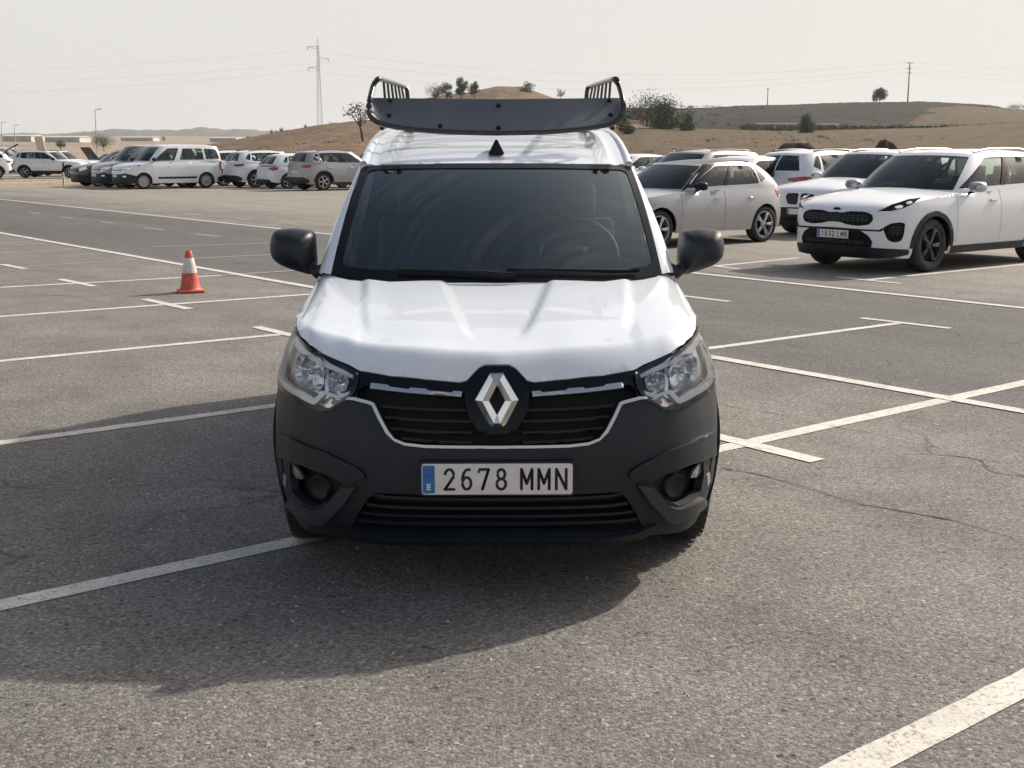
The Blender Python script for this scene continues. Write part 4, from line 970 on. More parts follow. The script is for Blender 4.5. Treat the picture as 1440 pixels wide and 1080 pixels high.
# ------------------------------------------------------------------ other cars (local frame: front axle middle at origin, x to its left, y backwards)
def cat_curve(K, t):
    n = len(K)-1; t = float(min(max(t, 0), n-1e-6)); i = int(t); f = t-i
    p1, p2 = K[i], K[i+1]; p0 = K[i-1] if i > 0 else (Vector((-K[1].x, K[1].y, K[1].z)) if abs(K[0].x) < 1e-6 else K[0]); p3 = K[i+2] if i+2 <= n else Vector((-K[n-1].x, K[n-1].y, K[n-1].z))
    l = (p2-p1).length
    m1 = (p2-p0).normalized()*l*.9; m2 = (p3-p1).normalized()*l*.9
    return (2*f**3-3*f*f+1)*p1+(f**3-2*f*f+f)*m1+(-2*f**3+3*f*f)*p2+(f**3-f*f)*m2
def car(sp, loc, rz, label, group, cat='car', name='parked_car', paint=None):
    """sp: proportions of one body style; every panel is laid on its surface in real metres"""
    L, W, H, fo, wb, r = sp['L'], sp['W']/2, sp['H'], sp['fo'], sp['wb'], sp['r']
    loc = Vector(loc)-fo*Vector((-math.sin(rz), math.cos(rz), 0)); root = empty(name, loc, rz, label, cat, group); P = paint or sp.get('paint', M['white2']); q = sp.get('res', 1.0)
    base = root
    nf, nr = sp.get('nf', 1.0), sp.get('nr', 1.0)
    pl_ = [(0, 0), (.34*W, .012*nf), (.58*W, .05*nf), (.75*W, .125*nf), (.87*W, .25*nf), (.95*W, .44*nf), (.985*W, .72), (W, 1.2), (W, L*.5), (W, L-1.0), (.985*W, L-.6), (.95*W, L-.36*nr), (.88*W, L-.18*nr), (.74*W, L-.07*nr), (.5*W, L-.015), (0, L)]
    tp = sp['belt']                                       # (y, z) height of the body side's top edge
    T = sinterp(tp); C = sinterp(sp['crown'])
    hb = sp['hb']                                         # shoulder height
    ins = sinterp([(.15, .09), (.28, .035), (.42, .012), (.60, .0), (hb-.12, .012), (hb-.03, .035), (hb+.12, .075), (1.3, .14)])
    fr = sinterp(sp['fr']); re = sinterp(sp['re'])
    B = Belt(pl_, ins, fr, re); sy = B.s_at_y
    def top(s): return T(float(np.interp(abs(s), B.s, B.y)))
    zb = sinterp(sp.get('bot', [(0, .24), (.5, .20), (1.2, .24), (L-1, .24), (L-.3, .26), (L, .32)]))
    yw1, yw2 = fo, fo+wb; ra = r+.045
    ss = np.concatenate([np.linspace(0, sy(yw1-ra), 14), np.linspace(sy(yw1+ra), sy(yw2-ra), 10), np.linspace(sy(yw2+ra), B.S, 14)])
    def arcs(yc, rad=ra, a0=.2): return [(sy(yc-rad*math.cos(t)), r+rad*math.sin(t)) for t in np.linspace(-a0, math.pi+a0, 20)]
    bot = []
    for s in ss[:14]: bot.append((s, zb(np.interp(s, B.s, B.y))))
    bot += [p for p in arcs(yw1) if p[1] > .26]
    for s in ss[14:24]: bot.append((s, zb(np.interp(s, B.s, B.y))))
    bot += [p for p in arcs(yw2) if p[1] > .26]
    for s in ss[24:]: bot.append((s, zb(np.interp(s, B.s, B.y))))
    tops = [(s, top(s)) for s in np.linspace(B.S, 0, 70)]
    half = bot+tops
    rs = (.075*q, .055*q)
    o1 = panel('body_side', [(max(a, 0), b) for a, b in half], B, P, base, 0, .02, rs)
    o2 = panel('body_side', [(-max(a, 0), b) for a, b in half], B, P, base, 0, .02, rs)
    # hood / deck cap
    ys = np.concatenate([np.array([.0, .006, .018, .04, .07, .11]), np.linspace(.16, L-.16, 44), L-np.array([.11, .07, .04, .018, .006, 0])])
    vs = []; fs = []; nx_ = 12
    for y in ys:
        s = sy(y); z = T(y); p = B(s, z); X = abs(p.x)
        for k in range(-nx_, nx_+1):
            t = k/nx_; vs.append(((X-.006)*t, p.y, z-.006-.010*abs(t)**6+(max(C(y)-z, 0) if 1 else 0)*(1-abs(t)**2.4)))
    m_ = 2*nx_+1
    for i in range(len(ys)-1):
        for k in range(m_-1): fs.append((i*m_+k, i*m_+k+1, (i+1)*m_+k+1, (i+1)*m_+k))
    g = sp['gh']; ya_, yb2 = g['base'][0][1]+.06, g['base'][-1][1]-.10
    inn = interp([(ya_, 0), (ya_+.05, g['base'][1][0]), (g['base'][2][1], g['base'][2][0]-.05), (g['base'][3][1], g['base'][3][0]-.09), (yb2-.3, g['base'][5][0]-.10), (yb2, 0)])
    fm = []
    for f_ in fs:
        cx_ = sum(vs[i][0] for i in f_)/4; cy_ = sum(vs[i][1] for i in f_)/4; fm.append(1 if ya_ < cy_ < yb2 and abs(cx_) < inn(cy_) else 0)
    mesh_obj('hood', vs, fs, None, base, mats=[P, M['cabin']], fm=fm)
    # greenhouse
    KB = [Vector(v) for v in g['base']]; KT = [Vector(v) for v in g['top']]; bl = g.get('bulge', .03)
    def GH(t, v):
        t = float(t); v = float(v)
        a = abs(t); sg = 1 if t >= 0 else -1
        b = cat_curve(KB, a); u = cat_curve(KT, a); p = b.lerp(u, v); k = 4*v*(1-v)*bl
        e = .05; tg = cat_curve(KB, a+e)-cat_curve(KB, max(a-e, 0)); n = Vector((tg.y, -tg.x, 0)); n = n.normalized() if n.length > 1e-9 else Vector((0, -1, 0))
        if a < 1e-6: n = Vector((0, -1, 0))
        p = p+n*k+Vector((0, 0, k*.6)); return Vector((sg*p.x, p.y, p.z))
    GH.sgn = 1
    NT = len(KB)-1; hol = []
    for w_ in sp['glass']:
        P_ = rnd(w_[1], .05, 3)
        if abs(max(a for a, b in P_)-NT) < 1e-6: P_ = [(min(a, NT-.03), b) for a, b in P_]
        hol += [P_, [(-a, b) for a, b in P_]] if (len(w_) < 3 or w_[2]) else [P_]
    panel('cabin', [(-NT, 0), (NT, 0), (NT, 1), (-NT, 1)], GH, P, base, 0, .03, (.22*q, .14*q), holes=hol)
    zb_ = g['base'][3][2]; sx_ = W*.42
    for k_, yy in enumerate((g['base'][3][1]+.42, g['base'][4][1]+.62)):
        for sx2 in ((-sx_, sx_) if k_ == 0 else (-sx_, 0, sx_)):
            mb = MB(); hh = (H-zb_)*.30; mb.box((sx2, yy, zb_+hh*.35), (.21 if k_ == 0 else .17, .06, hh*.75), rx=R(-14)); mb.box((sx2, yy+.07, zb_+hh*1.45), (.11, .04, .07), rx=R(-8)); mb.build('seat', M['seat'], base)
    if q <= 1: mb = MB(); mb.box((0, g['top'][0][1]+.12, H-.19), (.10, .012, .03)); mb.build('interior_mirror', M['black'], base)
    rp = M['gloss'] if sp.get('darkroof') else P
    vs = []; fs = []; tl = np.linspace(0, NT, 60); cr = g.get('crown', .05)
    y0, y1 = KT[0].y, KT[-1].y
    for t in tl:
        p = GH(t, 1); f_ = max(0, min(1, (p.y-y0)/.35))*max(0, min(1, (y1-p.y)/.35)); f_ = math.sin(f_*math.pi/2)
        for k in range(-8, 9): x = k/8; vs.append((abs(p.x)*x, p.y, p.z+cr*f_*(1-x*x)))
    for i in range(59):
        for k in range(16): fs.append((i*17+k, i*17+k+1, (i+1)*17+k+1, (i+1)*17+k))
    mesh_obj('roof', vs, fs, rp, base)
    for w_ in sp['glass']:                                # windows: name, polygon in (station, height)
        nm, poly = w_[0], w_[1]; both = w_[2] if len(w_) > 2 else True
        P_ = rnd(poly, .05, 3)
        if abs(max(a for a, b in P_)-NT) < 1e-6: P_ = [(min(a, NT-.03), b) for a, b in P_]
        for sg in ((1, -1) if both else (1,)):
            panel(nm, [(sg*a, b) for a, b in P_], GH, w_[3] if len(w_) > 3 else M['cglass'], base, -.008, 0, (.22, .16))
    if sp.get('darkroof'):
        for sg in (1, -1): panel('pillar_trim', [(sg*a, b) for a, b in ((1.87, .02), (1.97, .02), (2.52, .90), (2.52, .985), (1.82, .985))], GH, M['gloss'], base, .002, .003, (.2, .16))
    if NT == 7 and not sp.get('rub'):
        for sg in (1, -1): panel('door_pillar', [(sg*a, b) for a, b in ((3.37, .12), (3.47, .12), (3.47, .86), (3.37, .86))], GH, M['gloss'], base, .003, .003, (.2, .16))
    # dark cladding, details in (y or s, z)
    def add(nm, poly, m, off=.006, th=.01, par=base, sides=(1, -1), rr=0, res=None):
        out = []
        for sg in sides:
            pp = rnd(poly, rr) if rr else poly
            out.append(panel(nm, [(sg*a, b) for a, b in pp], B, m, par, off, th, res or (.06*q, .05*q)))
        return out
    if sp.get('clad'):
        cz = sp['clad']
        for yc in (yw1, yw2):
            a = arcs(yc, ra+.055, .05); b = arcs(yc, ra-.012, .05)[::-1]; add('arch_trim', a+b, M['plastic'], .010, .02)
        add('sill_trim', [(sy(yw1+ra+.03), zb(1.5)-.01), (sy(yw1+ra+.03), cz), (sy(yw2-ra-.03), cz), (sy(yw2-ra-.03), zb(1.5)-.01)], M['plastic'], .010, .02)
    if sp.get('rub'):
        a, b = sp['rub']; add('rub_strip', [(sy(yw1+ra+.25), a), (sy(yw1+ra+.25), b), (sy(yw2-ra-.05), b+.01), (sy(yw2-ra-.12), a)], M['plastic'], .014, .02, rr=.02)
    for (ya, yb_) in sp.get('doors', ()):                  # doors stand 5 mm proud with their own edges
        za, zt_ = sp['doorz']; lo = [(sy(ya), za), (sy(yb_), za)] if yb_ < yw2-ra-.05 else [(sy(ya), za), (sy(yw2-ra-.07), za), (sy(yw2-ra*.93-.06), r+ra*.38), (sy(yw2-ra*.72-.05), r+ra*.72+.03), (sy(yb_), r+ra*math.sqrt(max(0, 1-((yw2-yb_)/ra)**2))+.05)]
        add('door', lo+[(sy(yb_), T(yb_)-.012), (sy((ya+yb_)/2), T((ya+yb_)/2)-.012), (sy(ya), T(ya)-.012)], P, .005, .006, rr=.05, res=(.12, .08))
        add('door_handle', [(sy(yb_-.25), zt_), (sy(yb_-.07), zt_+.004), (sy(yb_-.07), zt_+.03), (sy(yb_-.25), zt_+.027)], sp.get('handle', P), .030, .02, rr=.01, res=(.06, .04))
    for f in sp['front']:
        nm, poly, m = f[0], f[1], f[2]; off = f[3] if len(f) > 3 else .006; rr = f[4] if len(f) > 4 else .02
        cent = min(a for a, b in poly) <= 1e-6
        pp = sym([p for p in poly]) if cent else poly
        add(nm, pp, m, off, .012, sides=(1,) if cent else (1, -1), rr=rr, res=(.05*q, .035*q))
    for f in sp['rear']:                                  # s measured back from the rear centre
        nm, poly, m = f[0], f[1], f[2]; off = f[3] if len(f) > 3 else .006; rr = f[4] if len(f) > 4 else .02
        pp = [(B.S-a, b) for a, b in poly]
        add(nm, pp, m, off, .012, rr=rr, res=(.05*q, .035*q))
    for nm_, s0_, s1_, z0_, z1_, kx, kz in sp.get('mesh', ()):     # bars of a grille
        for sg in ((1, -1) if s0_ > 0 else (1,)):
            a0_ = s0_ if s0_ > 0 else -s1_
            for k in range(1, kz): z = z0_+(z1_-z0_)*k/kz; panel(nm_, [(sg*a0_, z-.004), (sg*s1_, z-.004), (sg*s1_, z+.004), (sg*a0_, z+.004)], B, M['slatl'], base, .008, .006, (.08, .02))
            for k in range(1, kx): x = a0_+(s1_-a0_)*k/kx; panel(nm_, [(sg*x-.004, z0_), (sg*x+.004, z0_), (sg*x+.004, z1_), (sg*x-.004, z1_)], B, M['slatl'], base, .009, .006, (.02, .08))
    if sp.get('belttrim'):
        yA, yB = g['base'][3][1]-.45, g['base'][5][1]+.05; ysm = np.linspace(yA, yB, 12)
        add('belt_trim', [(sy(y), T(y)-.004) for y in ysm]+[(sy(y), T(y)-.022) for y in ysm[::-1]], M[sp['belttrim']], .004, .006)
    pz = sp.get('plate') or (.02, .50); c = B(0, pz[1])
    if sp.get('plate'):
        po = slab('number_plate', rrect(.50, .105, .008), M['plate'], base, c.y-.022, .012, 0, pz[1]); slab('plate_country_band', rrect(.04, .095, .004), M['pblue'], po, c.y-.0235, .001, -.225, pz[1])
        if sp.get('ptext'): plate_chars(sp['ptext'], -.177, .0575, .040, .066, .028, c.y-.0225, pz[1], po, .0055)
    # mirrors
    ym, zm = sp['mirror']; X = GH(g.get('mt', 1.75), .0).x
    for sg in (1, -1):
        mb = MB(); vs = []
        for k, (dy, s_) in enumerate(((-.10, .35), (-.085, .7), (-.04, .95), (.02, 1), (.05, .95), (.052, .6))):
            for i in range(14):
                t = i*2*math.pi/14; ex = abs(math.cos(t))**.7*math.copysign(1, math.cos(t)); ez = abs(math.sin(t))**.7*math.copysign(1, math.sin(t))
                vs.append((sg*(W+.075+.115*s_*ex), ym+dy, zm+.072*s_*ez))
        fs = [(k*14+i, k*14+(i+1) % 14, (k+1)*14+(i+1) % 14, (k+1)*14+i) for k in range(5) for i in range(14)]+[tuple(range(14)), tuple(range(70, 84))]
        o = mesh_obj('mirror', vs, fs, sp.get('mirmat', P), base)
        mb.tube([(sg*(W+.02), ym, zm-.06), (sg*(W-.08), ym+.02, zm-.09)], .022, 6); mb.build('mirror_arm', M['black'], o)
    if sp.get('rails'):
        for sg in (1, -1):
            pts = [GH(sg*t, 1)+Vector((-sg*.05, 0, .028*math.sin(math.pi*min(1, max(0, (t-2.05)/2.9)))**.4+.02)) for t in np.linspace(2.1, 4.9, 16)]
            mb = MB(); mb.tube(pts, .016, 6); mb.build('roof_rail', M[sp['rails']], base)
    for yy in (yw1, yw2):
        for sg in (1, -1): make_wheel(base, (sg*(W-.14), yy, r), r, .22, sg, sp['rim'], sp.get('rimr', r*.68))
    mb = MB(); mb.box((0, L/2, .34), (W-.28, L/2-.18, .10)); mb.box((0, fo+wb/2, .45), (W-.06, wb/2-r-.1, .16))
    for yy in (yw1, yw2): mb.box((0, yy, .55), (W-.27, r+.04, .22))
    mb.build('underbody', M['black'], base, False)
    return root

def gh(L, W, wsb, wst, rst, rsb, zb0, zb1, H, wr, bw=.86, side=.93, extra=None):
    """greenhouse key points: windscreen centre, half, pillar; doors; rear corner; tailgate centre"""
    W = W/2; z0, z1, z2 = zb0, (zb0+zb1)/2, zb1
    b = [(0, wsb, z0), (bw*.62*W, wsb+.07, z0), (bw*W, wsb+.32, z0-.01), (side*W, wsb+.80, z0), (side*W, (wst+rst)/2+.25, z1), (side*.985*W, rst-.05, z2), (side*.80*W, rsb-.06, z2), (0, rsb, z2)]
    t = [(0, wst, H-.045), (wr*.70*W, wst+.04, H-.055), (wr*W, wst+.20, H-.070), (wr*1.02*W, wst+.62, H-.045), (wr*W, (wst+rst)/2+.25, H-.04), (wr*.99*W, rst-.25, H-.065), (wr*.80*W, rst-.02, H-.085), (0, rst, H-.07)]
    return dict(base=b, top=t, bulge=.028, crown=.045)
GL = lambda d=M['cglass']: None
def glasses(dp=.92, cw=.06, tail=True, bpil=True):
    out = [('windscreen', [(0, cw), (1.72, cw), (1.80, .90), (0, .93)], True)]
    out = [('windscreen', [(-1.84, cw), (1.84, cw), (1.78, dp), (-1.78, dp)], False)]
    out += [('side_window', [(2.0, .10), (3.38, .12), (3.38, .86), (2.56, .86)]), ('side_window', [(3.46, .12), (4.62, .12), (4.72, .84), (3.46, .86)])]
    out += [('quarter_window', [(4.74, .14), (5.18, .30), (4.95, .80), (4.78, .82)])]
    if tail: out += [('rear_window', [(6.02, .10), (7.0, .10), (7.0, .88), (6.12, .88)])]
    return out
# compact SUV with tiger-nose grille (the near one on the right)
SUV = dict(L=4.485, W=1.855, H=1.60, fo=.91, wb=2.67, r=.352, hb=.98, paint=M['white2'],
    belt=[(0, .80), (.05, .83), (.15, .87), (.35, .905), (.8, .955), (1.25, 1.0), (1.7, 1.03), (2.6, 1.06), (3.6, 1.10), (4.3, 1.12), (4.485, 1.09)],
    crown=[(0, .80), (.05, .855), (.15, .905), (.35, .955), (.8, 1.03), (1.25, 1.085), (1.7, 1.10), (3, 1.1), (4.3, 1.13), (4.485, 1.09)],
    fr=[(.15, .13), (.25, .05), (.4, .01), (.55, 0), (.7, .01), (.82, .05), (.95, .12)], re=[(.2, .08), (.35, .01), (.5, 0), (.65, .04), (.9, .07), (1.15, .10)],
    gh=gh(4.485, 1.855, 1.22, 1.98, 4.05, 4.38, 1.03, 1.10, 1.60, .68), glass=glasses(), clad=.33, doors=[(1.42, 2.45), (2.47, 3.42)], doorz=(.36, .90), mirror=(1.72, 1.10), mirmat=M['satin'], rails='satin', rim='black', rimr=.235, res=.75,
    plate=(.02, .50), ptext='1632 LMR', belttrim='satin', mesh=[('grille_bar', 0, .50, .66, .775, 14, 4), ('intake_bar', 0, .46, .37, .44, 9, 3), ('vent_bar', .78, .95, .50, .64, 3, 4)], handle=M['satin'],
    front=[('grille', [(0, .785), (.10, .775), (.22, .80), (.44, .80), (.55, .765), (.575, .70), (.52, .635), (.36, .615), (.20, .63), (.10, .655), (0, .66)], M['meshgrille'], .004, .03),
        ('emblem', [(0, .842), (.045, .842), (.055, .828), (.045, .814), (0, .814)], M['gloss'], .004, .01),
        ('headlight', [(.60, .805), (.78, .90), (1.05, .965), (1.30, .985), (1.10, .90), (.92, .84), (.74, .80)], M['gloss'], .004, .02),
        ('projector_lens', [(.82, .872), (.90, .895), (.96, .88), (.93, .855), (.85, .848)], M['reflector'], .008, .02), ('projector_lens', [(1.0, .925), (1.08, .945), (1.12, .925), (1.08, .905), (1.01, .90)], M['reflector'], .008, .02),
        ('light_strip', [(.62, .808), (.78, .812), (.95, .85), (.93, .838), (.78, .800), (.66, .798)], M['lampwhite'], .009, .004),
        ('air_vent', [(.70, .60), (.80, .66), (.92, .675), (.995, .66), (.985, .50), (.955, .43), (.85, .415), (.77, .45)], M['meshgrille'], .004, .03),
        ('bumper_crease', [(0, .585), (.40, .578), (.66, .575), (.70, .60), (.72, .58), (.68, .553), (.40, .556), (0, .563)], M['black'], .003, .003),
        ('lower_intake', [(0, .562), (.42, .555), (.52, .50), (.58, .42), (.56, .34), (0, .34)], M['meshgrille'], .004, .02),
        ('skid_plate', [(0, .35), (.56, .345), (.9, .33), (1.10, .32), (1.12, .255), (.9, .22), (.5, .20), (0, .20)], M['plastic'], .008, .02),
        ('wiper_cowl', [(0, .2), (.01, .2), (.01, .21)], M['black'], -.02, 0)],
    rear=[('tail_light', [(.55, .98), (.86, 1.0), (1.05, .99), (.95, .90), (.6, .93)], M['red']), ('rear_cladding', [(0, .30), (0, .50), (.7, .50), (.95, .42), (.95, .30)], M['plastic'])])
SUV['front'].pop()
HATCH = dict(L=4.03, W=1.74, H=1.43, fo=.79, wb=2.563, r=.315, hb=.90, paint=M['lsilver'], nr=1.1,
    belt=[(0, .68), (.06, .72), (.2, .77), (.5, .83), (.9, .875), (1.3, .91), (2.0, .935), (3.0, .96), (3.7, .985), (3.95, .97), (4.03, .93)],
    crown=[(0, .68), (.06, .735), (.2, .80), (.5, .87), (.9, .93), (1.2, .965), (2, .97), (3.5, .98), (4.03, .93)],
    fr=[(.15, .12), (.25, .04), (.4, .01), (.5, 0), (.65, .02), (.8, .08)], re=[(.2, .08), (.35, .01), (.5, 0), (.65, .03), (.95, .10)],
    gh=gh(4.03, 1.74, 1.08, 1.85, 3.45, 3.93, .93, .975, 1.43, .69), glass=glasses(.90), doors=[(1.25, 2.27), (2.29, 3.12)], doorz=(.30, .77), mirror=(1.60, 1.0), mirmat=M['gloss'], rim='alloy', rimr=.225, darkroof=True, res=.9,
    plate=(.02, .42),
    front=[('grille', [(0, .66), (.36, .65), (.42, .56), (.34, .36), (0, .34)], M['gloss'], .004, .03), ('headlight', [(.48, .66), (.60, .70), (.95, .76), (1.0, .70), (.75, .62), (.55, .60)], M['lampback'], .004, .02), ('lower_intake', [(.46, .45), (.78, .48), (.80, .34), (.52, .32)], M['gloss'], .004, .02)],
    rear=[('tail_light', [(.46, .88), (.80, .915), (1.03, .90), (.98, .80), (.78, .755), (.50, .80)], M['red']), ('rear_bumper_trim', [(0, .25), (0, .40), (.6, .40), (.72, .25)], M['plastic'])])
SUV2 = dict(SUV); SUV2.update(mesh=[('grille_bar', .06, .29, .62, .78, 6, 1), ('intake_bar', 0, .60, .34, .50, 6, 4)], L=4.44, W=1.82, H=1.58, fo=.84, rails='satin', rim='alloy', ptext=None, mirmat=M['white2'], res=1.0, plate=(.02, .46), clad=.34, handle=None,
    front=[('kidney_grille', [(.03, .79), (.10, .80), (.30, .79), (.33, .74), (.27, .60), (.07, .585), (.03, .62)], M['gloss'], .006, .04), ('headlight', [(.42, .75), (.55, .80), (.90, .85), (1.0, .82), (.85, .73), (.50, .68)], M['lampback'], .004, .03),
        ('headlight_ring', [(.60, .765), (.66, .79), (.72, .765), (.66, .735)], M['reflector'], .008, .02),
        ('lower_intake', [(0, .54), (.45, .53), (.85, .56), (.92, .46), (.70, .30), (0, .29)], M['gloss'], .004, .03), ('skid_plate', [(0, .29), (.7, .30), (1.1, .32), (1.1, .24), (.7, .20), (0, .20)], M['plastic'], .008, .02)])
SUV2['handle'] = M['white2']
SUV3 = dict(SUV); SUV3.update(mesh=(), belttrim=None, L=4.48, H=1.64, rim='alloy', rails='rack', res=1.3, plate=None, ptext=None, mirmat=M['white2'], front=[f for f in SUV['front'] if f[0] in ('grille', 'headlight', 'air_vent', 'lower_intake', 'skid_plate')],
    rear=[('tail_light', [(.42, .99), (.80, 1.03), (1.12, 1.02), (1.02, .93), (.70, .90), (.45, .93)], M['red']), ('rear_cladding', [(0, .30), (0, .54), (.7, .54), (.95, .45), (.95, .30)], M['plastic']), ('number_plate', [(0, .80), (.25, .80), (.25, .70), (0, .70)], M['plate'])])
ESTATE = dict(HATCH); ESTATE.update(paint=M['white2'], L=4.3, H=1.47, darkroof=False, mirmat=M['white2'], res=1.2, plate=None, fo=.85, wb=2.64)
ESTATE['gh'] = gh(4.3, 1.76, 1.10, 1.88, 3.72, 4.18, .93, .98, 1.47, .70)
VANS = dict(L=4.55, W=1.85, H=1.84, fo=.89, wb=2.785, r=.325, hb=1.08, paint=M['white2'], nf=1.2, nr=.7,
    belt=[(0, .86), (.06, .90), (.2, .95), (.5, 1.02), (.85, 1.07), (1.2, 1.10), (2.2, 1.12), (4.2, 1.14), (4.55, 1.13)],
    crown=[(0, .86), (.06, .92), (.2, .99), (.5, 1.08), (.85, 1.14), (1.2, 1.17), (3, 1.17), (4.55, 1.13)],
    fr=[(.15, .12), (.25, .04), (.4, .01), (.6, 0), (.8, .03), (.95, .09)], re=[(.2, .04), (.35, .0), (.5, 0), (.9, .02), (1.15, .03)],
    gh=gh(4.55, 1.85, .92, 1.62, 4.36, 4.52, 1.12, 1.14, 1.84, .78, side=.94), glass=[('windscreen', [(-1.78, .06), (1.78, .06), (1.70, .90), (-1.70, .90)], False), ('side_window', [(2.15, .06), (3.35, .06), (3.35, .82), (2.70, .82)]), ('side_window', [(3.5, .10), (4.35, .10), (4.35, .80), (3.5, .80)]), ('quarter_window', [(4.45, .12), (5.30, .16), (5.2, .76), (4.45, .80)]), ('rear_window', [(6.1, .1), (7, .1), (7, .85), (6.15, .85)])],
    doors=[(1.28, 2.22), (2.24, 3.15)], doorz=(.34, .93), mirror=(1.35, 1.22), mirmat=M['plastic'], rim='steel', clad=None, rub=(.42, .50), res=1.1, plate=(.02, .55),
    front=[('front_bumper', [(0, .62), (.55, .62), (.75, .66), (1.0, .60), (1.22, .55), (1.25, .27), (.9, .20), (0, .20)], M['plastic'], .008, .03), ('grille_bar', [(0, .80), (.5, .80), (.85, .82), (.85, .78), (.5, .765), (0, .765)], M['gloss'], .006, .01),
        ('headlight', [(.52, .79), (.70, .88), (1.05, .93), (1.10, .86), (.85, .78), (.60, .70)], M['lampback'], .006, .03), ('fog_lamp', [(.62, .56), (.78, .57), (.80, .50), (.64, .49)], M['lampwhite'], .014, .02), ('side_trim', [(1.28, .98), (1.36, 1.0), (1.38, .95), (1.30, .93)], M['plastic'], .004, .01)],
    rear=[('tail_light', [(.74, 1.12), (.95, 1.12), (.98, .78), (.80, .76)], M['red']), ('rear_bumper', [(0, .25), (0, .50), (.80, .50), (1.08, .46), (1.08, .28)], M['plastic'])])
DUST = dict(SUV); DUST.update(mesh=(), belttrim=None, L=4.34, W=1.80, H=1.66, fo=.84, wb=2.657, r=.34, clad=.42, rails='rack', rim='alloy', res=1.3, plate=None, ptext=None, mirmat=M['gloss'],
    front=[('grille', [(0, .80), (.55, .80), (.6, .68), (.5, .64), (0, .64)], M['gloss'], .004, .02), ('headlight', [(.58, .84), (.95, .90), (1.0, .80), (.7, .70), (.6, .70)], M['lampback'], .004, .02), ('front_cladding', [(0, .55), (.6, .55), (.9, .52), (1.15, .45), (1.15, .22), (0, .2)], M['plastic'], .01, .03), ('side_vent', [(1.72, .90), (1.84, .90), (1.84, .60), (1.76, .60)], M['plastic'], .008, .01)],
    rear=[('tail_light', [(.60, .98), (.92, .99), (.95, .80), (.7, .80)], M['red']), ('rear_cladding', [(0, .30), (0, .54), (.7, .54), (.95, .45), (.95, .30)], M['plastic'])])
A1, A2 = -AXA, math.pi-AXA
def rear_axle_loc(v, wb): return Vector((v[0]+ax.x*wb, v[1]+ax.y*wb, 0))
GR, GLf = 'cars parked on the right', 'cars parked in the far rows on the left'
car(SUV, (4.97, 17.03, 0), A1, 'white SUV with black wheels and wide black grille, nearest car on the right', GR)
car(HATCH, (1.9, 20.9, 0), A1, 'pale silver hatchback with dark roof and five-spoke wheels, seen side-on behind the van mirror', GR)
car(SUV2, (6.0, 23.8, 0), A1, 'white SUV with twin-oval black grille, half hidden behind the nearest SUV', GR)
hy = rear_axle_loc((6.4, 28.2), 2.67); car(SUV3, hy, A2, 'white crossover showing its rear window and slim red tail light', GR)
dk = dict(ESTATE); dk['rear'] = HATCH['rear']
car(dk, (8.3, 30.2, 0), A1, 'white hatchback whose dark windscreen shows between the crossover and the twin-oval-grille SUV', GR)
car(ESTATE, (3.9, 27.2, 0), A1, 'white estate car directly behind the dark-roofed hatchback, its side windows showing', GR)
s4 = dict(SUV3); car(s4, (3.3, 29.8, 0), A1, 'pale SUV behind the estate car, only its roof and windscreen showing', GR, paint=M['silver'])
car(dk, (4.3, 40.5, 0), A1, 'far white car just right of the van roof pillar', GR)
car(dk, (2.9, 43.0, 0), A1, 'farthest low white car beside the van roof pillar', GR)
# left, far
car(VANS, (-15.9, 53.0, 0), A1, 'white passenger van with steel wheels and black side strip, facing left', GLf, 'van', 'parked_van')
car(VANS, (-17.3, 54.6, 0), A1, 'silver van beside the white passenger van, its nose further left', GLf, 'van', 'parked_van', M['silver'])
car(DUST, (-18.9, 56.4, 0), A1, 'dark grey car at the left end of the row of vans', GLf, paint=M['darkgrey'])
car(ESTATE, (-19.3, 60.5, 0), A1, 'white car behind the dark grey car at the left end of the vans', GLf)
gy = rear_axle_loc((-8.1, 51.1), 2.67); car(SUV3, gy, A2, 'grey SUV with alloy wheels, last of the row beside the van', GLf, paint=M['silver'])
car(ESTATE, rear_axle_loc((-9.9, 53.3), 2.64), A2, 'small white hatchback between the grey SUV and a taller white SUV', GLf)
car(SUV3, rear_axle_loc((-11.6, 54.9), 2.67), A2, 'white SUV seen from behind, second from the white passenger van', GLf)
car(DUST, rear_axle_loc((-13.5, 57.2), 2.66), A2, 'white car with black cladding peeking out behind the passenger van', GLf)
car(ESTATE, (-6.6, 55.2, 0), A1, 'white car partly hidden by the edge of the big van', GLf)
car(DUST, (-26.3-0.0, 75.4, 0), -R(90)+math.pi, 'white SUV with black cladding side-on, facing right at the left edge', GLf)
car(DUST, (-27.4, 80.5, 0), -R(90)+math.pi, 'white SUV just behind the side-on one, its nose further right', GLf)

# ------------------------------------------------------------------ traffic cone
cp = G(268, 411)
cone = empty('traffic_cone', cp, R(20), 'orange and white traffic cone standing alone on the car park, left of the van', 'traffic cone')
def conen(nt, b):
    p = objco(nt); n_ = noise(nt, p, 12, 5, .7); nt.links.new(rmp(nt, n_, [(.34, (.30, .07, .05)), (.48, (.52, .085, .055)), (.75, (.62, .14, .10))]), b.inputs['Base Color'])
M['cone'] = mat('cone_orange', (.6, .1, .05), .55, nodes=conen)
M['conew'] = mat('cone_white', (.62, .60, .56), .45, nodes=lambda nt, b: nt.links.new(rmp(nt, noise(nt, objco(nt), 14, 5, .7), [(.35, (.45, .42, .38)), (.6, (.66, .64, .60))]), b.inputs['Base Color']))
mb = MB(); mb.box((0, 0, .018), (.145, .145, .018)); o = mb.build('base', M['cone'], cone, False); bevel(o, .02, 3)
mb = MB(); mb.lathe([(.03, .135), (.045, .118), (.06, .112), (.22, .083), (.221, .083), (.39, .050), (.391, .050), (.455, .036), (.47, .030), (.472, .02)], 28, 'z'); mb.build('cone_body', M['cone'], cone)
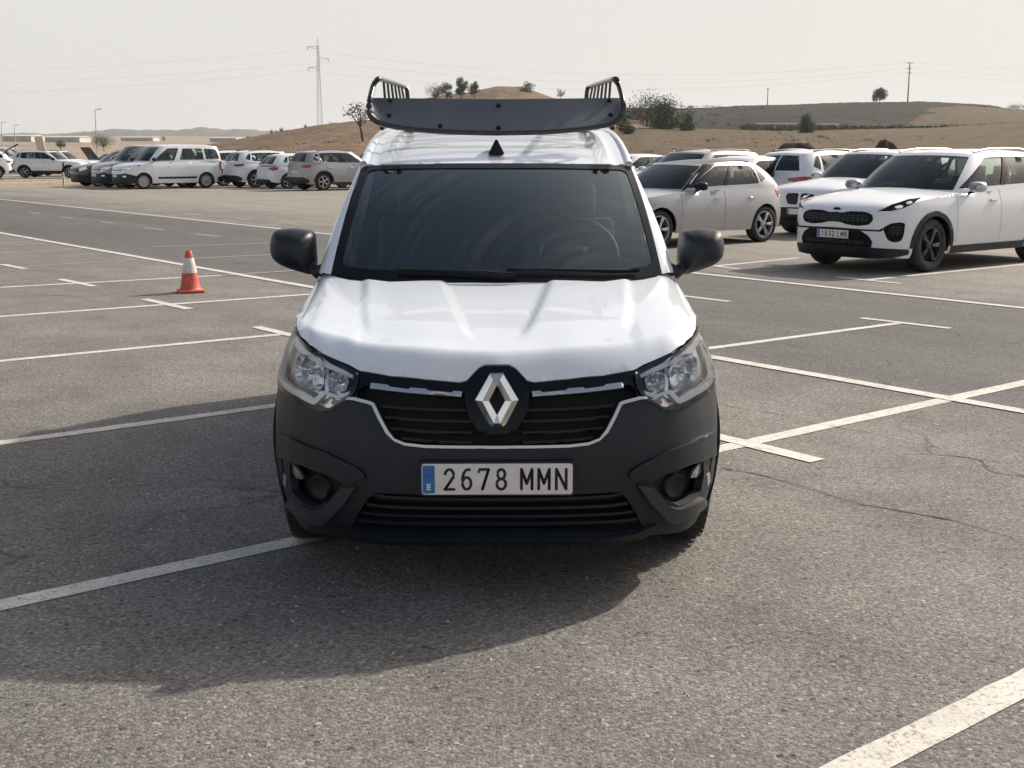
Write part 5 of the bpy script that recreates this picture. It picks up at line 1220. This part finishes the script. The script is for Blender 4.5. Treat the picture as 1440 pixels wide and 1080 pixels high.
mb = MB(); mb.lathe([(.223, .0845), (.23, .0850), (.385, .0535), (.39, .0515)], 28, 'z'); mb.build('white_band', M['conew'], cone)

# ------------------------------------------------------------------ trees and shrubs
def leafn(c1, c2):
    def f(nt, b):
        oi = N(nt, 'ShaderNodeNewGeometry').outputs['Random Per Island']
        nt.links.new(rmp(nt, oi, [(0, c1), (1, c2)]), b.inputs['Base Color'])
    return f
M['leaf'] = mat('olive_leaves', (.06, .07, .04), .8, spec=.2, nodes=leafn((.045, .058, .032), (.11, .12, .075)))
M['leafg'] = mat('green_leaves', (.05, .08, .04), .8, spec=.2, nodes=leafn((.035, .065, .03), (.085, .13, .055)))
M['twig'] = mat('dry_twigs', (.15, .13, .10), .9, spec=.1, nodes=leafn((.10, .085, .065), (.19, .17, .135)))
M['bark'] = mat('bark', (.12, .09, .065), .95, spec=.1)
def tree(pos, h, wd, label, group=None, leaf='leaf', trunk=.35, n=2200, clumps=14, ls=.13, name='tree', cat='tree', lean=(0, 0), sd_=1):
    rs = random.Random(sd_); root = empty(name, pos, rs.random()*6, label, cat, group); hv = Vector((lean[0], lean[1], 0))
    mb = MB(); top = Vector((hv.x, hv.y, h*trunk)); r0 = max(.05, h*.035)
    mb.tube([Vector((0, 0, -.4)), top*.5+Vector((rs.uniform(-.05, .05)*h, 0, 0)), top], [r0*1.3, r0, r0*.8], 7)
    cl = []
    for i in range(clumps):
        a = rs.random()*6.283; rr = math.sqrt(rs.random())*.72; zz = trunk+.08+(1-trunk-.14)*rs.random()
        env = math.sin(math.pi*min(max((zz-trunk*.7)/(1.02-trunk*.7), .12), .93))**.6
        c = Vector((hv.x*1.3+wd/2*rr*env*math.cos(a), hv.y+wd/2*rr*env*math.sin(a), h*zz)); cl.append((c, wd*rs.uniform(.15, .27)))
        mb.tube([top, top.lerp(c, .55)+Vector((0, 0, -.03*h)), c], [r0*.5, r0*.33, r0*.12], 5)
    mb.build('trunk', M['bark'], root)
    vs = []; fs = []
    for i in range(n):
        c, r_ = cl[rs.randrange(len(cl))]
        d = Vector((rs.gauss(0, 1), rs.gauss(0, 1), rs.gauss(0, .8))); d = d.normalized()*r_*(rs.random()**.45)*1.15; p = c+d
        s_ = ls*h*.2*rs.uniform(.6, 1.5); u = Vector((rs.gauss(0, 1), rs.gauss(0, 1), rs.gauss(0, 1))).normalized(); v = u.cross(Vector((rs.gauss(0, 1), rs.gauss(0, 1), rs.gauss(0, 1)))).normalized()
        k = len(vs); vs += [p+u*s_, p+v*s_*.7, p-u*s_, p-v*s_*.7]; fs.append((k, k+1, k+2, k+3))
    mesh_obj('crown', vs, fs, M[leaf], root, False)
    return root
def TR(px, ytop, ybase, dist, wpx, label, **k):
    a = AT(px, ybase, dist); b_ = AT(px, ytop, dist); return tree(a, b_.z-a.z, wpx*dist/1710, label, **k)
TR(510, 146, 192, 120, 44, 'gnarled half-bare tree on the hill, left of the van roof rack', leaf='twig', trunk=.30, n=420, clumps=12, ls=.14, lean=(-.9, 0), sd_=3)
gm = 'trees on the mound behind the roof rack'
TR(612, 122, 141, 410, 30, 'low wide tree at the left foot of the mound', group=gm, leaf='leaf', trunk=.2, sd_=4)
TR(628, 118, 141, 412, 22, 'second tree from the left on the mound', group=gm, trunk=.25, sd_=5)
TR(649, 110, 140, 405, 20, 'tallest tree on the mound, left of its top', group=gm, trunk=.25, sd_=6, leaf='leafg')
TR(667, 115, 138, 405, 17, 'round tree just left of the mound top', group=gm, trunk=.25, sd_=7)
TR(742, 117, 140, 415, 22, 'round tree on the right shoulder of the mound', group=gm, trunk=.2, sd_=8, leaf='leafg')
TR(788, 124, 142, 430, 14, 'thin tree on the far right slope of the mound', group=gm, leaf='twig', trunk=.35, n=500, sd_=9)
gf = 'trees in the dry field on the right'
TR(910, 141, 175, 300, 78, 'pale wide tree beside the right end of the roof rack', group=gf, leaf='leaf', trunk=.15, n=3600, clumps=20, sd_=10)
TR(937, 147, 189, 270, 58, 'dark round tree in the middle of the field clump', group=gf, leaf='leafg', trunk=.15, n=4200, clumps=22, sd_=11)
TR(966, 160, 191, 262, 26, 'smaller bush at the right of the field clump', group=gf, leaf='leafg', trunk=.10, n=2600, clumps=16, sd_=12)
TR(880, 160, 192, 240, 30, 'dark bush against the van roof pillar', group=gf, leaf='leafg', trunk=.10, n=2600, clumps=16, sd_=13)
TR(1133, 162, 191, 270, 29, 'round green bush alone in the dry field', leaf='leafg', trunk=.1, n=3600, clumps=20, name='bush', cat='bush', sd_=14)
TR(1237, 127, 150, 540, 23, 'lone round tree on the ridge line, left of the wooden pole', trunk=.38, n=2600, clumps=14, ls=.18, sd_=15)
TR(1430, 148, 164, 520, 34, 'dark bush on the ridge at the right edge', leaf='leafg', trunk=.1, name='bush', cat='bush', sd_=16)
TR(146, 192, 208, 140, 34, 'green tree above the far parked cars at the left', leaf='leafg', trunk=.12, n=3000, clumps=18, sd_=17)
TR(85, 196, 208, 150, 16, 'dull bush behind the side-on white SUV', leaf='leaf', trunk=.1, name='bush', cat='bush', sd_=18)
TR(230, 190, 199, 420, 10, 'tiny dark tree on the far plain', leaf='leaf', trunk=.2, n=400, sd_=19)
rs = random.Random(5); vs = []; fs = []
def tuft(p, h, n=14, wd=.5):
    for _ in range(n):
        a = rs.random()*6.28; b = Vector((math.cos(a), math.sin(a), 0)); q = p+b*rs.uniform(0, wd)*h; t = q+Vector((rs.gauss(0, .3)*h, rs.gauss(0, .3)*h, h*rs.uniform(.5, 1.1))); k = len(vs); c = b.cross(Vector((0, 0, 1)))*h*.09
        vs.extend([q-c, q+c, t]); fs.append((k, k+1, k+2))
for px, y, d, h in [(382, 187, 238, .9), (389, 186, 238, .6), (396, 185, 238, 1.0), (404, 184, 238, .5), (466, 175, 238, .8), (472, 174, 238, .5), (350, 195, 238, .8), (430, 179, 238, .8)]: tuft(AT(px, y+1, d), h, 22)
tag(mesh_obj('ridge_weeds', vs, fs, M['twig'], None, False), 'dry weeds sticking up along the left hill ridge', 'weeds', kind='stuff')
vs = []; fs = []
for _ in range(1100):
    d = rs.uniform(85, 300); px = rs.uniform(880, 1500); t = (d-110)/190; y = np.interp(d, [50, 110, 200, 300], [260, 223, 198, 182]); tuft(AT(px, float(y)+.6, d), rs.uniform(.12, .34)*(1 if rs.random() < .85 else 2.0), 12, 1.6)
for _ in range(500):
    d = rs.uniform(300, 620); px = rs.uniform(960, 1460); y = np.interp(d, [300, 360, 430, 520, 620], [184, 186, 164, 151, 148]); tuft(AT(px, float(y)+.8, d), rs.uniform(.4, 1.0), 14, 1.8)
for _ in range(420):
    d = rs.uniform(330, 358); px = rs.uniform(1040, 1460); tuft(AT(px, rs.uniform(179, 184), d), rs.uniform(.7, 1.5), 16, 1.6)
tag(mesh_obj('field_scrub', vs, fs, M['leaf'], None, False), 'low scrub scattered over the dry field and plateau on the right', 'scrub', kind='stuff')
vs = []; fs = []
for _ in range(700):
    px = rs.uniform(300, 560); d = rs.uniform(120, 236); y0_ = [np.interp(px, [280, 340, 400, 450, 500, 560], v) for v in ([232, 228, 226, 226, 226, 226], [216, 212, 205, 200, 198, 196], [207, 202, 190, 183, 178, 176], [206, 195, 184, 175.5, 170, 166])]
    y = np.interp(d, [115, 160, 200, 240], y0_); tuft(AT(px, float(y)+.6, d), rs.uniform(.12, .38), 10, 1.3)
tag(mesh_obj('hill_scrub', vs, fs, M['twig'], None, False), 'dry tufts scattered over the straw-coloured hill on the left', 'scrub', kind='stuff')

# ------------------------------------------------------------------ pylon, poles, wires, lamp posts
M['galv'] = mat('galvanised_steel', (.30, .30, .30), .6, metal=.3)
M['wood'] = mat('pole_wood', (.20, .16, .12), .9)
D0 = 495
pb = AT(450, 178, D0); pt = AT(450, 53, D0); Hh = pt.z-pb.z
py = empty('power_pylon', pb, R(10), 'tall slim lattice pylon on the left hill', 'pylon')
mb = MB()
def lw(z): return .80*(1-z/Hh)**.9+.22
for sx in (-1, 1):
    for sy_ in (-1, 1): mb.tube([(sx*lw(z), sy_*lw(z), z) for z in np.linspace(-1, Hh*.92, 8)]+[(0, 0, Hh)], .065, 5)
mb.build('leg', M['galv'], py)
mb = MB(); z = 0
while z < Hh*.9:
    dz = 1.6*lw(z); a, b = lw(z), lw(z+dz)
    for s1, s2 in (((-1, -1), (1, -1)), ((1, -1), (1, 1)), ((1, 1), (-1, 1)), ((-1, 1), (-1, -1))):
        mb.tube([(s1[0]*a, s1[1]*a, z), (s2[0]*b, s2[1]*b, z+dz)], .04, 4, False); mb.tube([(s2[0]*a, s2[1]*a, z), (s1[0]*b, s1[1]*b, z+dz)], .04, 4, False)
    z += dz
o = mb.build('lattice', M['galv'], py)
arms = []
for y_, sx in ((66, -1), (82, 1), (95, -1)):
    z = AT(450, y_, D0).z-pb.z; mb = MB(); tip = Vector((sx*3.9, 0, z)); arms.append(pb+Matrix.Rotation(R(10), 3, 'Z') @ tip)
    mb.tube([(0, 0, z+.3), tip], .09, 5); mb.tube([(0, 0, z-.9), tip], .07, 5); mb.tube([tip, tip+Vector((0, 0, -1.3))], .10, 5); mb.build('cross_arm', M['galv'], py)
def pole(px, yt, yb_, dist, label, arms_, m, r=.16, name='utility_pole', cat='pole'):
    a, b = AT(px, yb_, dist), AT(px, yt, dist); h = b.z-a.z; e = empty(name, a, R(15), label, cat)
    mb = MB(); mb.tube([(0, 0, -1), (0, 0, h)], [r*1.3, r*.8], 8); mb.build('shaft', m, e); out = []
    for f, l in arms_:
        mb = MB(); mb.box((0, 0, h*f), (l, .07, .09))
        for t in (-1, 0, 1): mb.tube([(t*l*.92, 0, h*f), (t*l*.92, 0, h*f+.35)], .08, 5); out.append(a+Vector((t*l*.92, 0, h*f+.35)))
        mb.build('cross_arm', m, e)
    return out
w2 = pole(1276, 88, 150, 520, 'wooden power pole on the ridge at the right', [(.99, 1.6), (.86, 1.3), (.76, 1.0)], M['wood'], .26)
w3 = pole(1079, 124, 152, 600, 'short far pole on the plateau, left of the lone bush', [(.97, .7)], M['wood'], .22)
tp_ = [AT(-400, y, 620) for y in (100, 118, 134)]
vs = []
def wire(a, b, sag, r=.020):
    mb = MB(); pts = []
    for t in np.linspace(0, 1, 30): p = a.lerp(b, float(t)); p.z -= sag*4*t*(1-t); pts.append(p)
    mb.tube(pts, r, 4, False); return mb
for i in range(3):
    o = wire(arms[i]+Vector((0, 0, -1.3)), tp_[i], 4).build('power_line', M['galv']); tag(o, ('top', 'middle', 'lowest')[i]+' power line running left from the slim pylon', 'power line', 'power lines left of the pylon')
    o = wire(arms[i]+Vector((0, 0, -1.3)), w2[3*i+1], 7).build('power_line', M['galv']); tag(o, ('top', 'middle', 'lowest')[i]+' power line strung from the slim pylon to the wooden pole', 'power line', 'power lines between pylon and pole')
    o = wire(w2[3*i+1], AT(1900, (96, 110, 122)[i], 520), 3).build('power_line', M['galv']); tag(o, ('top', 'middle', 'lowest')[i]+' power line running right from the wooden pole', 'power line', 'power lines right of the pole')
def lamppost(px, yt, yb_, dist, label, dbl=True):
    a, b = AT(px, yb_, dist), AT(px, yt, dist); h = b.z-a.z; e = empty('street_lamp', a, 0, label, 'street lamp', 'street lamps beyond the far cars')
    mb = MB(); mb.tube([(0, 0, -.5), (0, 0, h)], [.085, .05], 8); mb.build('post', M['galv'], e)
    for s_ in ((-1, 1) if dbl else (1,)):
        mb = MB(); mb.tube([(0, 0, h-.1), (s_*.5, 0, h+.05)], .04, 5); mb.box((s_*.6, 0, h+.05), (.22, .10, .05)); mb.build('lamp_head', M['galv'], e)
lamppost(137, 154, 212, 160, 'tall slender street lamp beside the green tree at the left', False)
lamppost(22, 176, 205, 210, 'short far street lamp near the left edge', False)
lamppost(4, 172, 205, 220, 'street lamp at the very left edge', False)

# ------------------------------------------------------------------ far sheds, walls, soil heaps, posts
M['shed'] = mat('white_sheeting', (.46, .45, .43), .7); M['creamp'] = mat('cream_panel', (.62, .57, .42), .6); M['roofm'] = mat('shed_roof', (.42, .38, .34), .7)
def shed(px0, px1, yt, yb_, dist, dep, label, cat='shed', m='shed'):
    a, b = AT(px0, yb_, dist), AT(px1, yb_, dist); t = AT(px0, yt, dist); h = t.z-a.z; e = empty('shed', ((a.x+b.x)/2, a.y, a.z), 0, label, cat); w2_ = (b.x-a.x)/2
    mb = MB(); mb.add([(x, y, z) for x in (-w2_, w2_) for y in (0, dep) for z in (-.3, h*.75)], [(0, 1, 3, 2), (4, 6, 7, 5), (0, 4, 5, 1), (2, 3, 7, 6)]); mb.build('wall', M[m], e, False)
    mb = MB(); o_ = w2_*.02+.1; mb.add([(-w2_-o_, -.2, h*.75), (w2_+o_, -.2, h*.75), (w2_+o_, dep/2, h), (-w2_-o_, dep/2, h), (-w2_-o_, dep+.2, h*.75), (w2_+o_, dep+.2, h*.75)], [(0, 1, 2, 3), (3, 2, 5, 4), (0, 3, 4), (1, 5, 2)]); mb.build('roof', M[m if h < 6 else 'roofm'], e, False)
    k = max(2, int(w2_*2/16)) if dep > 5 else 0
    for i in range(k):
        mb = MB(); x = -w2_+(i+.5)*2*w2_/k; mb.box((x, -.05, h*.3), (w2_/k*.35, .05, h*.25)); mb.build('door', M['roofm'], e, False)
shed(295, 332, 192.5, 198.5, 700, 20, 'long low white shed at the foot of the left hill')
shed(60, 112, 191, 199, 520, 14, 'low pale shed left of the green tree'); shed(2, 44, 189, 198, 480, 14, 'low pale shed at the left edge of the plain')
shed(170, 215, 192, 197.5, 640, 12, 'thin pale shed right of the green tree')
shed(1151, 1180, 174, 176.5, 352, 3, 'white sheeted shed right of the lone bush'); shed(1064, 1120, 173, 175.3, 356, 3, 'thin white sheeted row left of the lone bush')
shed(884, 900, 169, 172, 356, 3, 'small white shed between the field trees'); shed(1290, 1330, 176, 178, 345, 3, 'faint pale shed below the wooden pole'); shed(1195, 1262, 175.5, 177.5, 350, 3, 'long dull sheeted row below the lone tree')
def heap(px, w_px, yt, dist, label, seed):
    c = AT(px, 215, dist); c.z = -.1; rx = w_px*dist/1710/2; h = AT(px, yt, dist).z+.1; rs_ = np.random.default_rng(seed); vs = []; fs = []; n = 36; m_ = 12
    ph = rs_.uniform(0, 6, 6)
    for j in range(m_+1):
        r_ = j/m_
        for i in range(n):
            a = i*2*math.pi/n; k = 1+.16*math.sin(3*a+ph[0])+.10*math.sin(5*a+ph[1]); z = h*max(0, (1-r_**2.3))*(1+.16*math.sin(a*2+ph[2]+r_*5)*r_+rs_.normal(0, .018)*(0 if j == 0 else 1))
            vs.append((c.x+rx*r_*k*math.cos(a), c.y+rx*.7*r_*k*math.sin(a), z-.15*(j == m_)))
    for j in range(m_):
        for i in range(n): fs.append((j*n+i, j*n+(i+1) % n, (j+1)*n+(i+1) % n, (j+1)*n+i))
    tag(mesh_obj('soil_heap', vs, fs, M['soil']), label, 'soil heap')
heap(1118, 100, 204, 72, 'large dark soil heap behind the white crossover', 1); heap(1243, 52, 200, 76, 'small dark soil heap behind the nearest SUV roof', 2); heap(1175, 70, 210, 80, 'low dark soil heap between the two higher heaps', 3)
p_ = G(90, 262); e = empty('marker_post', p_, 0, 'small pale marker post at the edge of the asphalt on the left', 'post')
mb = MB(); mb.tube([(0, 0, 0), (0, 0, .62)], .045, 8); mb.build('post', M['shed'], e); mb = MB(); mb.tube([(0, 0, .46), (0, 0, .56)], .05, 8); mb.build('band', M['cone'], e)

# ------------------------------------------------------------------ vehicles far behind on the left
gl = 'vehicles parked far behind at the left edge'
def at_g(px, R_): z = AT(px, 260, R_); return (z.x, R_, 0)
car(VANS, at_g(6, 98), R(90), 'white van at the far left edge, above the side-on SUV', gl, 'van', 'parked_van')
car(VANS, at_g(34, 104), R(96), 'white van second from the far left edge', gl, 'van', 'parked_van')
car(ESTATE, at_g(58, 92), -R(120), 'small red car peeking above the side-on SUV', gl, paint=M['redp'])
car(ESTATE, at_g(78, 112), R(95), 'white car low behind the side-on SUVs', gl)
car(ESTATE, at_g(100, 118), R(85), 'pale silver car farthest back in the left lot', gl, paint=M['silver'])
t_ = slab('panel', rrect(.62, 2.7, .05), M['creamp'], None, 0, .08, 0, 1.32); t_.name = 'cream_board'; t_.location = at_g(67, 94); t_.rotation_euler = (0, R(-10), 0); tag(t_, 'cream upright board leaning among the far white vans', 'board')
oh = car(ESTATE, at_g(134, 84), A1+R(8), 'white car with its black underside of hood raised, left of the vans', gl)
hd = mesh_obj('raised_hood', [(-.7, .85, .98), (.7, .85, .98), (.62, .25, 1.78), (-.62, .25, 1.78), (-.7, .90, 1.02), (.7, .90, 1.02), (.62, .30, 1.82), (-.62, .30, 1.82)], [(0, 1, 2, 3), (4, 7, 6, 5), (0, 4, 5, 1), (2, 6, 7, 3), (0, 3, 7, 4), (1, 5, 6, 2)], M['gloss'], oh, False)
ev = car(SUV3, (-31.9, 70.5, 0), -R(62), 'SUV with its black tailgate raised, cut off by the left edge', GLf)
hd = mesh_obj('raised_tailgate', [(-.62, 4.1, 1.50), (.62, 4.1, 1.50), (.62, 4.85, 1.92), (-.62, 4.85, 1.92), (-.62, 4.1, 1.56), (.62, 4.1, 1.56), (.62, 4.82, 1.99), (-.62, 4.82, 1.99)], [(0, 1, 2, 3), (4, 7, 6, 5), (0, 4, 5, 1), (2, 6, 7, 3), (0, 3, 7, 4), (1, 5, 6, 2)], M['gloss'], ev, False)
car(SUV3, (-13.6, 66.5, 0), A2, 'roof of a white SUV behind the row, under the left hill', GLf); car(SUV3, (-4.6, 64.0, 0), A2, 'roof of a white SUV just above the grey SUV', GLf)

# ------------------------------------------------------------------ haze
hb_ = MB(); hb_.add([(x, y, z) for x in (-4500, 4500) for y in (-80, 6000) for z in (-6, 130)], [(0, 1, 3, 2), (4, 6, 7, 5), (0, 4, 5, 1), (2, 3, 7, 6), (0, 2, 6, 4), (1, 5, 7, 3)])
hm = bpy.data.materials.new('haze'); hm.use_nodes = True; hm.node_tree.nodes.clear()
ho = hm.node_tree.nodes.new('ShaderNodeOutputMaterial'); hv_ = hm.node_tree.nodes.new('ShaderNodeVolumePrincipled'); hv_.inputs['Color'].default_value = (.92, .93, .95, 1); hv_.inputs['Density'].default_value = .00009; hv_.inputs['Anisotropy'].default_value = .3
hm.node_tree.links.new(hv_.outputs[0], ho.inputs['Volume'])
hzo = hb_.build('haze', hm, None, False); hzo['kind'] = 'stuff'
